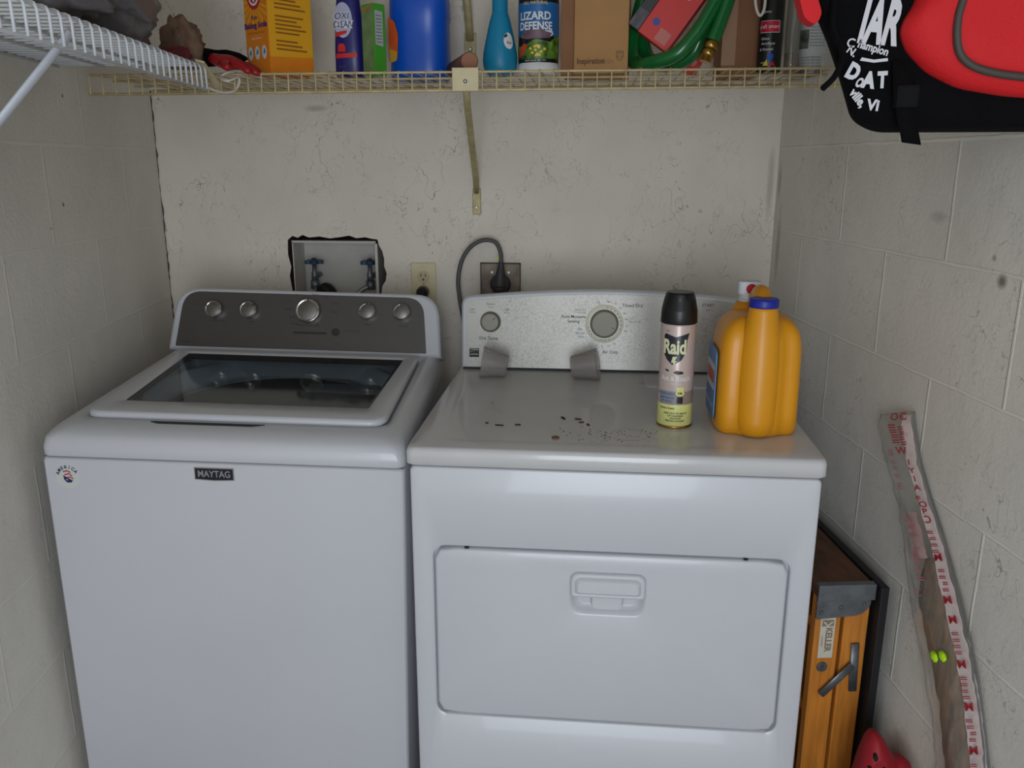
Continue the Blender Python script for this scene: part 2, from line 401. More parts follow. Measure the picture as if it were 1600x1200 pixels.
nt.link(c2, p.inputs['Base Color'])
# lint screen cover
b = MB().m(M_WPLAST); lc = rr(.452, .462, .68, .572, [.02, .02, .004, .004])
b.loft([LZ(lc, .9125), LZ(lc, .9150), LZ(ins(lc, .003), .9168), LZ(ins(lc, .008), .9165)], cap1=True)
b.m(M_GAP); b.box(.497, .499, .508, .546, .9150, .9170); b.box(.44, .452, .5, .502, .9125, .9136)
sharp(b.build('lint_screen_cover', dry), 50)
# door
b = MB().m(M_ENAMEL)
dl = ins(do, .0042); ho = roundpoly([(.303, .598), (.434, .598), (.437, .64), (.437, .681), (.300, .681), (.300, .64)], [.03, .03, .01, .016, .016, .01], 6)
# same vertex count for door outline and handle pocket
def resample(loop, n):
    P = [Vector(p) for p in loop]; P.append(P[0]); L = [0]
    for a, c in zip(P, P[1:]): L.append(L[-1] + (c - a).length)
    out = []
    for i in range(n):
        t = L[-1] * i / n; k = max(j for j in range(len(L)) if L[j] <= t + 1e-12); k = min(k, len(P) - 2)
        f = (t - L[k]) / max(1e-9, L[k + 1] - L[k]); out.append(P[k].lerp(P[k + 1], f))
    return [tuple(v) for v in out]
def polar(loop, n, a0=-.75 * PI):
    P = [Vector(p) for p in loop]; x0, x1 = min(p.x for p in P), max(p.x for p in P); y0, y1 = min(p.y for p in P), max(p.y for p in P)
    c = Vector(((x0 + x1) / 2, (y0 + y1) / 2)); out = []
    for i in range(n):
        a = a0 + 2 * PI * i / n; d = Vector((math.cos(a) * (x1 - x0), math.sin(a) * (y1 - y0))); best = None
        for q, r in zip(P, P[1:] + P[:1]):
            e = r - q; den = d.x * e.y - d.y * e.x
            if abs(den) < 1e-12: continue
            t = ((q - c).x * e.y - (q - c).y * e.x) / den; u = ((q - c).x * d.y - (q - c).y * d.x) / den
            if t > 0 and -1e-6 <= u <= 1 + 1e-6 and (best is None or t > best): best = t
        out.append(tuple(c + d * best))
    return out
NP = 96
dlp = polar(dl, NP); hop = polar(ho, NP)
b.loft([L3(dlp, .022), L3(dlp, .0095), L3(ins(dlp, .002), .0065), L3(ins(dlp, .005), .0055), L3(ins(hop, -.004), .0052), L3(hop, .0062), L3(ins(hop, .004), .014), L3(ins(hop, .012), .023)], cap0=False, cap1=True)
door = sharp(b.build('door', dry), 55)
b = MB().m(M_WPLAST); hl = rr(.3005, .633, .4365, .6815, [.006, .006, .015, .015])
b.loft([L3(hl, .008), L3(hl, .002), L3(ins(hl, .002), -.0015), L3(ins(hl, .0055), -.0022), L3(ins(hl, .008), -.001), L3(ins(hl, .010), -.006), L3(ins(hl, .014), -.0085)], cap0=True, cap1=True)
sharp(b.build('handle', door), 50)
b = MB().m(M_WPLAST)
b.loft([L3(rr(.338, .602, .398, .640, .01), .022), L3(rr(.341, .604, .395, .638, .01), .013), L3(rr(.345, .607, .391, .635, .01), .0125)], cap1=True); sharp(b.build('pocket_insert', door))
for x in (.108, .612):
    b = MB().m(M_BLACK); b.box(x - .004, x + .004, .0065, .012, .7185, .7205); b.build('bumper', door)
# console
DY0, LEAN = .600, .13
def dcf(y_off=0.0):
    return lambda u, v: Vector((u, DY0 + LEAN * v + y_off, .914 + v))
def arc_outline(x0, x1, v0, vs, vm, r, n=20):
    pts = [(x0, v0)] ; pts = [(x0, v0), (x1, v0)]
    top_ = [(x1 - r, None)]
    cor = [(x1 - r + r * math.cos(a), vs - r + r * math.sin(a)) for a in [i * PI / 2 / 5 for i in range(6)]]
    arc = [(x1 - r + (x0 - x1 + 2 * r) * i / n, vs + (vm - vs) * math.sin(PI * i / n)) for i in range(1, n)]
    cor2 = [(x0 + r + r * math.cos(a), vs - r + r * math.sin(a)) for a in [PI / 2 + i * PI / 2 / 5 for i in range(6)]]
    return pts + cor + arc + cor2
oc = arc_outline(.008, .729, .0, .178, .197, .022)
b = MB().m(M_WPLAST)
b.loft([[Vector((x, .74, .9 + v)) for x, v in oc], [dcf(.008)(x, v) for x, v in oc], [dcf(.002)(*q) for q in ins(oc, .003)], [dcf(0)(*q) for q in ins(oc, .006)]], cap0=True, cap1=True)
con = sharp(b.build('console', dry), 50)
mS = mat('speckled_silver', C(176, 174, 168), .38, metal=.55)
nt = NT(mS); p = nt.n['Principled BSDF']; tc = nt.new('ShaderNodeTexCoord')
n1 = nt.new('ShaderNodeTexNoise'); n1.inputs['Scale'].default_value = 230; n1.inputs['Detail'].default_value = 3; nt.link(tc.outputs['Object'], n1.inputs[0])
n2 = nt.new('ShaderNodeTexNoise'); n2.inputs['Scale'].default_value = 7; n2.inputs['Detail'].default_value = 3; nt.link(tc.outputs['Object'], n2.inputs[0])
f = nt.math('MULTIPLY', nt.ramp(n1.outputs[0], .40, .68), nt.ramp(n2.outputs[0], .35, .62))
nt.link(nt.mix(nt.math('MULTIPLY', f, .5), C(158, 155, 148), C(104, 98, 90)), p.inputs['Base Color'])
b = MB().m(mS); ic = arc_outline(.021, .718, .006, .167, .186, .010)
b.prism(ic, dcf(.002), dcf(-.0018)); b.m(M_GAP); b.box(.014, .72, DY0 - .004, DY0 + .01, .9145, .9185)
pan_ = b.build('control_panel', con)
b = MB().m(M_PRINT); fn = dcf(-.0022)
V0 = .914
def T(body, x, z, size, **k): b.text(body, size, fn, off=(x, z - V0), **k)
T('Dry Temp', .0765, .990, .011, bold=.01)
T('Medium', .081, 1.073, .0065); T('Casual', .081, 1.066, .0045); T('Low', .036, 1.060, .0065); T('Delicate', .036, 1.053, .0045); T('High', .121, 1.060, .0065); T('Cotton', .121, 1.053, .0045)
T('Timed Dry', .424, 1.0745, .011, bold=.01); T('Auto Moisture', .2835, 1.046, .010, bold=.01); T('Sensing', .2835, 1.035, .010, bold=.01)
T('Less', .300, 1.017, .007); T('Normal', .300, 1.007, .007); T('More', .303, .998, .007); T('Air Only', .374, .962, .011, bold=.01)
T('Express Dry', .300, 1.063, .0055); T('Wrinkle Guard', .300, 1.057, .0045); T('Touch Up', .43, 1.036, .007)
for a, t_ in ((80, '80'), (62, '70'), (45, '60'), (28, '50'), (12, '40'), (-4, '30'), (-18, '20'), (108, 'Off'), (-62, '30'), (-78, '20'), (-95, '10')):
    T(t_, .358 + .054 * math.cos(math.radians(a)), 1.030 + .054 * math.sin(math.radians(a)), .0065)
T('START', .603, 1.078, .010, bold=.01); T('hold', .603, 1.067, .006)
b.build('printed_marks', con); b = MB().m(M_PRINT)
b.patch(rr(.029, .0295, .053, .0515, .001), fn)
b.m(mS)
for v in (.036, .0425, .048): b.patch([(.031, v), (.051, v + (.004 if v == .0425 else 0)), (.051, v + .0012 + (.004 if v == .0425 else 0)), (.041, v + .0018), (.031, v + .0012)], plane((0, DY0 - .0026, .914), (1, 0, 0), (0, LEAN, 1)))
b.build('logo_plate', con)
M_IVORY = mat('ivory_ring', C(232, 228, 208), .35)
def dryer_knob(name, x, z, R, rc, ptr):
    fr = Matrix.Translation(dcf(0)(x, z - V0)) @ Matrix.Rotation(PI / 2 - math.atan(LEAN), 4, 'X')
    b = MB().m(M_IVORY); b.lathe([(R, -.0035), (R, .003), (R - .002, .0045), (rc + .002, .0045)], mtx=fr, n=40)
    b.m(M_DKNOB); b.lathe([(rc + .0015, .003), (rc, .016), (rc - .001, .021), (rc - .003, .0225), (rc - .006, .0225)], mtx=fr, n=40)
    b.m(M_BLACK); q = lambda u, v: fr @ Vector((u, v, .0229))
    c_, s_ = math.cos(ptr), math.sin(ptr)
    b.patch([((rc - .014) * c_ - k * .0011 * s_ if i < 2 else (rc - .006) * c_ - k * .0011 * s_, (rc - .014) * s_ + k * .0011 * c_ if i < 2 else (rc - .006) * s_ + k * .0011 * c_) for i, k in enumerate((-1, 1, 1, -1))], q)
    if R > .03:
        q2 = lambda u, v: fr @ Vector((u, v, .0049))
        for a in [100 - 14 * i for i in range(8)] + [195, 207, 219, 262, 275, 288]:
            a = math.radians(a - 20 if a < 110 else a); b.patch([(.0395 * math.cos(a) + .0014 * math.cos(t), .0395 * math.sin(a) + .0014 * math.sin(t)) for t in [i * PI / 3 for i in range(6)]], q2)
    k = sharp(b.build(name, con), 40); return k
dryer_knob('knob', .0810, 1.030, .0265, .0235, math.radians(38))
dryer_knob('knob', .358, 1.030, .046, .033, math.radians(-25))
for x, y in ((.06, .06), (.68, .06), (.06, .6), (.68, .6)):
    b = MB().m(M_BLACK); b.lathe([(.018, 0), (.018, .012), (.01, .022)], x, y, n=14); b.build('foot', dry)

# ================================================================ WASHER
H = .3475
was = thing('washing_machine', 'white top-loading washer with dark grey console and glass lid, against the left wall', 'washing machine', (-.3841, .0638, -.0166), (.0325, .0247, .0598))
b = MB().m(M_ENAMEL)
wo = rr(-H + .001, .045, H - .001, .8755, .008)
b.loft([L3(wo, .60), L3(wo, .010), L3(ins(wo, .002), .002), L3(ins(wo, .005), .0)], cap0=True, cap1=True)
sharp(b.build('cabinet', was), 60)
b = MB().m(M_GAP); b.box(-H + .006, H - .006, .006, .58, .8735, .8775); b.build('seam', was)
ZL, SL = .9319, (.9444 - .9319) / .5727
def zs(y): return ZL + SL * y
n = 6
def rect(x0, y0, x1, y1, r): return rr(x0, y0, x1, y1, r, n)
b = MB().m(M_ENAMEL)
wt = rect(-H, -.001, H, .62, [.018, .018, .01, .01])
def W3(loop, z=None, dz=0): return [(x, y, (z if z is not None else zs(y)) + dz) for x, y in loop]
lid_o = rect(-.300, .072, .300, .535, [.035, .035, .01, .01])
tubo = rect(-.262, .135, .262, .520, .02)
def inset_front(d): return rect(-H + d * .6, -.003 + d, H - d * .6, .62 - d * .2, [.022 + d * .6] * 2 + [.01, .01])
def blend(loop, k):  # z between the rim height and the sloped top
    return [(x, y, .905 + (zs(y) - .905) * k + .0) for x, y in loop]
b.loft([W3(ins(wt, .001), .8772), W3(wt, .8785), W3(wt, .893), blend(inset_front(.004), .22), blend(inset_front(.014), .55), blend(inset_front(.030), .83), blend(inset_front(.050), .97), W3(ins(lid_o, -.004)), W3(lid_o, dz=-.006), W3(ins(lid_o, .02), dz=-.008), W3(tubo, dz=-.012), W3(tubo, dz=-.05)])
wtop = sharp(b.build('top_panel', was), 65)
# lid
b = MB().m(M_ENAMEL)
lo_ = rect(-.297, .070, .297, .531, [.034, .034, .008, .008])
gi = roundpoly([(-.2502, .148), (.2502, .148), (.2635, .505), (-.2635, .505)], .010, n)
b.loft([W3(ins(lo_, .004), dz=-.004), W3(lo_, dz=-.001), W3(lo_, dz=.006), W3(ins(lo_, .003), dz=.0105), W3(ins(lo_, .008), dz=.012), W3(ins(gi, -.004), dz=.010), W3(gi, dz=.008), W3(gi, dz=-.002), W3(ins(gi, -.006), dz=-.003)])
lid = sharp(b.build('lid', was), 60)
M_GLASS = clear_material('tinted_lid_glass', (.74, .78, .80, 1), gloss=.0, rough=.06, refl=.42)
b = MB().m(M_GLASS); b.prism(ins(gi, .0005), lambda x, y: Vector((x, y, zs(y) + .0035)), lambda x, y: Vector((x, y, zs(y) + .0075)))
b.build('glass_pane', lid, label='dark tinted glass')
b = MB().m(mat('black_frit', C(26, 26, 28), .15))
b.prism([(-.262, .455), (.262, .455), (.263, .502), (-.263, .502)], lambda x, y: Vector((x, y, zs(y) + .0077)), lambda x, y: Vector((x, y, zs(y) + .0081)))
for s_ in (-1, 1): b.prism([(s_ * .2495, .15), (s_ * .2625, .47), (s_ * .2555, .47), (s_ * .2465, .15)], lambda x, y: Vector((x, y, zs(y) + .0077)), lambda x, y: Vector((x, y, zs(y) + .0081)))
b.prism([(-.25, .149), (.25, .149), (.25, .153), (-.25, .153)], lambda x, y: Vector((x, y, zs(y) + .0077)), lambda x, y: Vector((x, y, zs(y) + .0081)))
b.build('glass_border', lid, label='black border of the lid glass')
b = MB().m(M_GAP); sl = roundpoly([(-.16, .058), (-.14, .0475), (.045, .0475), (.07, .058)], .006, 4)
b.prism(sl, lambda x, y: Vector((x, y, zs(y) - .008)), lambda x, y: Vector((x, y, zs(y) + .0006 - (0.058 - y) * .12)))
b.build('finger_slot_shade', wtop)  # no cut-out here: dark grey piece paints the shade of the finger recess
# tub
b = MB().m(mat('tub_ring_plastic', C(214, 220, 226), .45))
b.lathe([(.272, .925), (.262, .925), (.245, .905), (.235, .90), (.235, .885), (.255, .88)], 0, .325, n=48, cap0=False, cap1=False)
b.m(mat('tub_deck', C(206, 212, 218), .5)); b.box(-.33, .33, .03, .57, .862, .868)
tub = b.build('tub_ring', was); 
b = MB().m(mat('tub_basket', C(196, 200, 206), .5, metal=.2, var=.1, vscale=40)); b.lathe([(.240, .889), (.238, .70), (.225, .60), (.08, .58), (.06, .66), (.03, .70)], 0, .325, n=48, cap0=False)
b.build('basket', was)
b = MB().m(mat('orange_cloth', C(190, 84, 30), .8)); b.blob((.215, .185, .893), (.05, .03, .018), 3, .6, 2.5, 3); b.tube(spline([(.215, .19, .90), (.235, .215, .905), (.225, .235, .902)], 5), .005)
tag(b.build('orange_cloth'), 'small orange cloth seen through the washer lid glass', 'cloth')
oc_ = bpy.data.objects['orange_cloth']; oc_.location = was.location; oc_.rotation_euler = was.rotation_euler
# dispenser drawer strip inside
b = MB().m(mat('dispenser_grey', C(96, 100, 104), .4)); b.box(.05, .25, .40, .44, .889, .905, .004); b.build('dispenser', was)
# console
CL = .40; CY0, CZ0 = .5727, .9444
U_ = Vector((1, 0, 0)); V_ = Vector((0, CL, 1)).normalized(); N_ = U_.cross(V_); N_ = N_ if N_.y < 0 else -N_
def wcf(off=0.0): return lambda u, v: Vector((u, CY0, CZ0)) + V_ * v + N_ * off
co = roundpoly([(-H, -.004), (H, -.004), (H - .014, .158), (-H + .014, .158)], [.004, .004, .06, .06], 8)
b = MB().m(M_ENAMEL)
b.loft([[Vector((u, .66, CZ0 - .03 + v * .95)) for u, v in co], [wcf(-.012)(*q) for q in co], [wcf(-.002)(*q) for q in ins(co, .003)], [wcf(0)(*q) for q in ins(co, .008)]], cap0=True, cap1=True)
wcon = sharp(b.build('console', was), 60)
mDG = mat('dark_brushed_panel', C(88, 84, 82), .38, metal=.35, var=.06, vscale=60, stretch=(.3, 1, 12))
cp = roundpoly([(-H + .020, .006), (H - .038, .006), (H - .052, .147), (-H + .034, .147)], [.003, .003, .045, .045], 8)
b = MB().m(mDG); b.prism(cp, wcf(-.002), wcf(.0015)); b.build('control_panel', wcon, label='dark grey control panel')
b = MB().m(mat('faint_panel_print', C(44, 42, 42), .6)); fn = wcf(.0019)
def T2(body, u, v, size, **k): b.text(body, size, fn, off=(u, v), **k)
for t_, u, v in (('WATER LEVEL', -.225, .073), ('TEMP', -.137, .073), ('FABRIC', .161, .075), ('OPTIONS', .247, .073), ('Normal', -.02, .146), ('Heavy', .022, .147), ('Bulky', .05, .141), ('Colors', -.045, .128), ('Whites', -.045, .108), ('Delicate', .073, .126), ('Rinse', .073, .104), ('Drain', -.035, .088), ('POWER', -.028, .071), ('WASH   RINSE   SPIN', .006, .068), ('lid', .03, .071), ('HE', -.28, .017), ('START / PAUSE', .118, .057), ('centennial', -.302, .017)):
    T2(t_, u, v, .0062)
b.patch(rr(-.03, .0465, .055, .0515, .0024), fn)
b.patch([(.078 + .0105 * math.cos(i * PI / 10), .053 + .0105 * math.sin(i * PI / 10)) for i in range(20)], fn)
b.m(mat('faint_red_print', C(120, 50, 46), .6)); T2('off', .283, .022, .006)
b.build('printed_marks', wcon)
def washer_knob(u, v, R, ptr):
    fr = Matrix.Translation(wcf(.0012)(u, v)) @ Matrix(((U_.x, V_.x, N_.x, 0), (U_.y, V_.y, N_.y, 0), (U_.z, V_.z, N_.z, 0), (0, 0, 0, 1)))
    b = MB().m(M_CHROME); b.lathe([(R, 0), (R * .98, .012), (R * .93, .018), (R * .84, .0195), (R * .76, .0185)], mtx=fr, n=40, cap1=False)
    b.m(mat('knob_dark_face', C(128, 124, 120), .4, metal=.8)); b.lathe([(R * .77, .0184), (R * .74, .0188), (.001, .019)], mtx=fr, n=40, cap0=False)
    b.m(M_BLACK); c_, s_ = math.cos(ptr), math.sin(ptr)
    b.patch([(r * c_ - k * .0013 * s_, r * s_ + k * .0013 * c_) for r, k in ((R * .7, -1), (R * .95, -1), (R * .95, 1), (R * .7, 1))], lambda x, y: fr @ Vector((x, y, .0202)))
    return sharp(b.build('knob', wcon), 40)
for u, v, R, a in ((-.231, .100, .0225, 155), (-.143, .101, .0225, 40), (.008, .104, .032, 88), (.158, .106, .0225, 92), (.245, .107, .0225, 95)): washer_knob(u, v, R, math.radians(a))
# badge and sticker
b = MB().m(M_CHROME); bo = [(-.054, .8405), (-.016, .8385), (.022, .8405), (.022, .8655), (-.054, .8655)]
b.prism(bo, fy(.002), fy(-.002)); b.m(mat('badge_navy', C(22, 22, 40), .3)); b.prism(ins(bo, .002), fy(-.001), fy(-.0026))
b.m(mat('badge_silver', C(170, 170, 176), .3, metal=.6)); b.text('MAYTAG', .0185, fy(-.0030), off=(-.016, .8525), sx=.84, bold=.016)
b.build('name_badge', was, label='small navy name badge')
b = MB().m(mat('sticker_white', C(206, 208, 204), .5)); sx_, sz_ = -.300, .836
circ = lambda r, a0=0, a1=360, n=32: [(sx_ + r * math.cos(math.radians(a0 + (a1 - a0) * i / n)), sz_ + r * math.sin(math.radians(a0 + (a1 - a0) * i / n))) for i in range(n + (0 if a1 - a0 == 360 else 1))]
b.prism(circ(.0235), fy(.0005), fy(-.0006))
b.m(mat('sticker_red', C(176, 40, 44), .5))
for k in range(3):
    u0 = -.004 + k * .002; v0 = .010 - k * .0062
    b.patch([(sx_ + u0 - .004, sz_ + v0 - .0012), (sx_ + u0 + .004, sz_ + v0 + .001), (sx_ + u0 + .010, sz_ + v0 - .003), (sx_ + u0 + .0105, sz_ + v0 - .0005), (sx_ + u0 + .004, sz_ + v0 + .0035), (sx_ + u0 - .005, sz_ + v0 + .001)], fy(-.0010))
mb_ = mat('sticker_blue', C(30, 44, 96), .5); b.m(mb_)
b.patch([(sx_ - .009, sz_ + .003), (sx_ - .001, sz_ - .002), (sx_ + .009, sz_ - .008), (sx_ + .005, sz_ - .012), (sx_ - .003, sz_ - .012), (sx_ - .008, sz_ - .006)], fy(-.0010))
for i, ch in enumerate('AMERICA'):
    a = math.radians(160 - i * 21); b.text(ch, .0088, fy(-.0012), off=(sx_ + .0195 * math.cos(a), sz_ + .0195 * math.sin(a)), rot=a - PI / 2, bold=.03)
b.m(M_WHITEP); b.patch([(sx_ - .002 + (.002 if i % 2 else .0008) * math.cos(i * PI / 5 + PI / 2), sz_ - .006 + (.002 if i % 2 else .0008) * math.sin(i * PI / 5 + PI / 2)) for i in range(10)], fy(-.0013))
b.build('round_sticker', was, label='round red, white and blue sticker')
for x, y in ((-.29, .06), (.29, .06), (-.29, .53), (.29, .53)):
    zf = .0166 + x * .0247 - y * .0325 + .001
    b = MB().m(M_BLACK); b.lathe([(.022, zf), (.022, zf + .01), (.012, .046)], x, y, n=14); b.build('foot', was)

# ================================================================ wall fittings
# supply box
sb = thing('washer_supply_box', 'recessed white plastic supply box in ragged hole behind the washer', 'supply box', (-.388, .89, 1.02))
b = MB().m(mat('box_plastic', C(196, 192, 184), .85, var=.05, vscale=20))
W_, Z1 = .119, .176
b.box(-W_, W_, .085, .089, 0, Z1); b.box(-W_, -W_ + .003, -.006, .085, 0, Z1); b.box(W_ - .003, W_, -.006, .085, 0, Z1); b.box(-W_, W_, -.006, .085, Z1 - .003, Z1); b.box(-W_, W_, -.006, .085, 0, .003)
b.box(W_ - .003, W_ + .004, -.008, -.004, 0, Z1 - .004); b.box(-W_, W_, -.008, -.004, Z1 - .001, Z1 + .003)
b.build('box_shell', sb)
M_BLUEV = mat('blue_valve_handle', C(34, 58, 84), .5, var=.2, vscale=80)
for vx in (-.073, .088):
    b = MB().m(M_STEEL); b.lathe([(.009, .062), (.009, .085), (.006, .09), (.006, .112)], vx, .035, n=14); b.lathe([(.013, .040), (.013, .064)], vx, .035, n=8); b.tube([(vx, .035, .075), (vx, .085, .075)], .008)
    v_ = b.build('valve', sb)
    b = MB().m(M_BLUEV); pr = []
    for i in range(40):
        a = 2 * PI * i / 40; r = .0235 + .004 * math.cos(5 * a); pr.append((vx + r * math.cos(a), .035 + r * math.sin(a) * .9))
    b.prism(pr, lambda x, y: Vector((x, y, .111)), lambda x, y: Vector((x, y, .121))); b.lathe([(.008, .119), (.006, .127)], vx, .035, n=12)
    b.build('valve_handle', v_, label='blue lobed valve handle')
b = MB().m(mat('braided_hose', C(150, 150, 146), .35, metal=.6)); b.tube(spline([(-.073, .035, .05), (-.060, .020, .02), (-.055, .0, -.04)], 6), .007); b.build('supply_hose', sb)
b = MB().m(MATS['braided_hose']); b.tube(spline([(.088, .035, .05), (.06, .020, .035), (.035, .0, -.01), (.03, -.01, -.05)], 6), .007); b.build('supply_hose', sb)
b = MB().m(M_BLACK); b.tube(spline([(-.055, .03, .035), (-.03, .01, .045), (-.005, -.01, .02), (.01, -.02, -.04)], 6), .016); b.build('drain_hose', sb)

def outlet(name, label, cx, cz, w_, h_, m_):
    t = thing(name, label, 'outlet', (cx, YB, cz)); b = MB().m(m_); b.box(-w_ / 2, w_ / 2, -.0065, .0, -h_ / 2, h_ / 2, .003); b.build('face_plate', t); return t
ot = outlet('wall_outlet', 'beige duplex outlet with one black plug, on the back wall behind the washer corner', -.139, 1.083, .070, .116, M_CREAMP)
b = MB()
for dz in (.019, -.019):
    b.m(mat('socket_cream', C(196, 182, 142), .5)); b.lathe([(.0175, -.0), (.0175, .0015)], mtx=Matrix.Translation((0, -.0065, dz)) @ Matrix.Rotation(PI / 2, 4, 'X'), n=24)
    b.m(M_BLACK)
    for s_ in (-1, 1): b.box(s_ * .0062 - .0011, s_ * .0062 + .0011, -.0085, -.008, dz + .001, dz + .009)
    b.lathe([(.0027, 0), (.0027, .0022)], mtx=Matrix.Translation((0, -.0065, dz - .007)) @ Matrix.Rotation(PI / 2, 4, 'X'), n=10)
b.m(M_SCREW); b.lathe([(.003, 0), (.003, .002)], mtx=Matrix.Translation((0, -.0065, 0)) @ Matrix.Rotation(PI / 2, 4, 'X'), n=10)
b.build('sockets', ot)
b = MB().m(M_BLACK); b.lathe([(.017, 0), (.0165, .02), (.011, .03)], mtx=Matrix.Translation((-.001, -.0085, -.022)) @ Matrix.Rotation(PI / 2, 4, 'X'), n=20); b.tube(spline([(-.001, -.033, -.024), (-.001, -.045, -.05), (.0, -.04, -.12)], 6), .004)
ob = b.build('power_plug'); ob.location = ot.location; tag(ob, 'black plug of the washer cord in the beige outlet', 'plug')
do_ = outlet('dryer_outlet', 'square grimy metal outlet plate behind the dryer console', .0755, 1.0875, .111, .113, mat('grimy_metal_plate', C(112, 100, 88), .45, metal=.5, var=.45, vscale=28))
b = MB().m(mat('plate_edge', C(70, 58, 48), .6)); 
for a in ((-.0555, .0555, -.008, -.004, .0525, .0555), (-.0555, .0555, -.008, -.004, -.0565, -.053), (-.0555, -.0525, -.008, -.004, -.056, .056), (.0525, .0555, -.008, -.004, -.056, .056)): b.box(*a)
b.m(M_SCREW)
for s_ in (-1, 1): b.lathe([(.0035, 0), (.0035, .002)], mtx=Matrix.Translation((s_ * .023, -.0065, .030)) @ Matrix.Rotation(PI / 2, 4, 'X'), n=10)
b.m(M_BLACK); b.lathe([(.029, 0), (.028, .002)], mtx=Matrix.Translation((0, -.0065, -.002)) @ Matrix.Rotation(PI / 2, 4, 'X'), n=28)
b.build('plate_trim', do_)
cd = thing('dryer_power_cord', 'thick grey dryer cord looping from its plug over the back wall', 'power cord', (.0755, YB - .0085, 1.0855))
mC = mat('grey_cord_rubber', C(84, 82, 84), .55)
b = MB().m(mat('dark_plug_rubber', C(58, 56, 60), .5)); b.lathe([(.026, 0), (.0265, .012), (.024, .022), (.012, .027)], mtx=Matrix.Translation((0, 0, 0)) @ Matrix.Rotation(PI / 2, 4, 'X'), n=28)
b.tube(spline([(0, -.017, -.005), (.001, -.017, .02), (.003, -.016, .045), (.004, -.016, .062)], 5), [.02 - .0125 * min(1, i / 12) for i in range(16)], n=14)
b.build('plug', cd, label='dark rounded plug')
b = MB().m(mC); b.tube(spline([(.004, -.016, .055), (.003, -.016, .085), (-.008, -.018, .112), (-.028, -.020, .121), (-.053, -.022, .118), (-.080, -.025, .100), (-.102, -.028, .065), (-.112, -.030, .015), (-.108, -.032, -.04), (-.098, -.035, -.10), (-.09, -.038, -.2)], 8), .0058, n=12, flat=1.25)
b.build('cable', cd)
b = MB().m(mat('yellow_tag', C(196, 190, 60), .5)); b.box(-.006, -.001, -.0245, -.022, .070, .078); b.build('cord_mark', cd)

# ================================================================ wire shelves
SZ = 1.5945; SZL = 1.600; SY = .488
bs = thing('wire_shelf', 'yellowed cream wire shelf along the back wall over the appliances', 'shelf', (0, YB, SZ))
b = MB().m(M_CREAMW)
xa, xb_ = xl(.52) + .012, xr(.52) - .012
y0_, y1_ = SY - YB, -.005
def wire(p, q, r=.0016): b.tube([p, q], r, n=6)
for yy in (y0_, y0_ + .133, y0_ + .266, y1_ - .004): wire((xl(YB + yy) + .01, yy, 0), (xr(YB + yy) - .01, yy, 0), .0026)
wire((xa, y0_, -.040), (xb_, y0_, -.0345), .003)
k = 0; x = xa + .006
while x < xb_:
    z_ = .0032
    ye = y1_
    # keep clear of the slanted side walls
    while x < xl(YB + ye) + .006 or x > xr(YB + ye) - .006: ye -= .02
    b.tube([(x, ye, z_), (x, y0_ + .004, z_), (x, y0_ - .0022, z_ - .003), (x, y0_ - .0030, -.0345), (x, y0_ - .0030, -.040)], .0016, n=6); x += .0305
b.build('wire_deck', bs)
for cxx in (.0465,):
    b = MB().m(M_CREAMP); b.box(cxx - .0285, cxx + .0285, y0_ - .011, y0_ - .004, -.040, .006, .0015); b.box(cxx - .0285, cxx + .0285, y0_ - .012, y0_ + .012, .004, .0075, .001)
    b.m(M_BLACK); b.lathe([(.0042, 0), (.0042, .0012)], mtx=Matrix.Translation((cxx, y0_ - .011, -.02)) @ Matrix.Rotation(PI / 2, 4, 'X'), n=14)
    b.m(M_SCREW); b.lathe([(.0022, 0), (.0022, .0018)], mtx=Matrix.Translation((cxx, y0_ - .011, -.02)) @ Matrix.Rotation(PI / 2, 4, 'X'), n=10)
    b.build('bracket_clip', bs)
    M_BRC = mat('aged_cream_metal', C(178, 164, 120), .45, metal=.2, var=.2, vscale=40)
    b = MB().m(M_BRC); b.tube([(cxx, y0_, -.03), (cxx - .006, y0_ + .06, -.070), (.016, -.045, -.230), (.012, -.010, -.265)], [.008, .008, .008, .007], n=10, flat=.55, up=(1, 0, 0))
    b.box(.001, .023, -.008, -.001, -.322, -.253, .002)
    br_ = b.build('brace', bs)
    b = MB().m(M_SCREW); b.lathe([(.004, 0), (.003, .003)], mtx=Matrix.Translation((.012, -.008, -.303)) @ Matrix.Rotation(PI / 2, 4, 'X'), n=10); b.build('screw', br_)
b = MB().m(M_CREAMP); b.box(xb_ - .006, xb_ + .006, y0_ - .008, y0_ + .02, -.046, .006, .002); b.build('end_bracket', bs)

ub = thing('upper_shelf_brace', 'aged metal brace foot screwed to the wall above the shelf, beside the teal bottle', 'brace', (-.001, YB, 1.69))
b = MB().m(M_BRC); b.box(-.0155, .0155, -.004, -.001, -.030, .040, .004)
b.tube([(0, -.008, .02), (0, -.02, .05), (-.004, -.11, .24), (-.006, -.26, .52)], [.010, .010, .010, .010], n=10, flat=.5, up=(1, 0, 0)); b.build('brace_bar', ub)
b = MB().m(M_SCREW); b.lathe([(.006, 0), (.004, .004)], mtx=Matrix.Translation((.0, -.004, .0)) @ Matrix.Rotation(PI / 2, 4, 'X'), n=12); b.build('screw', ub)

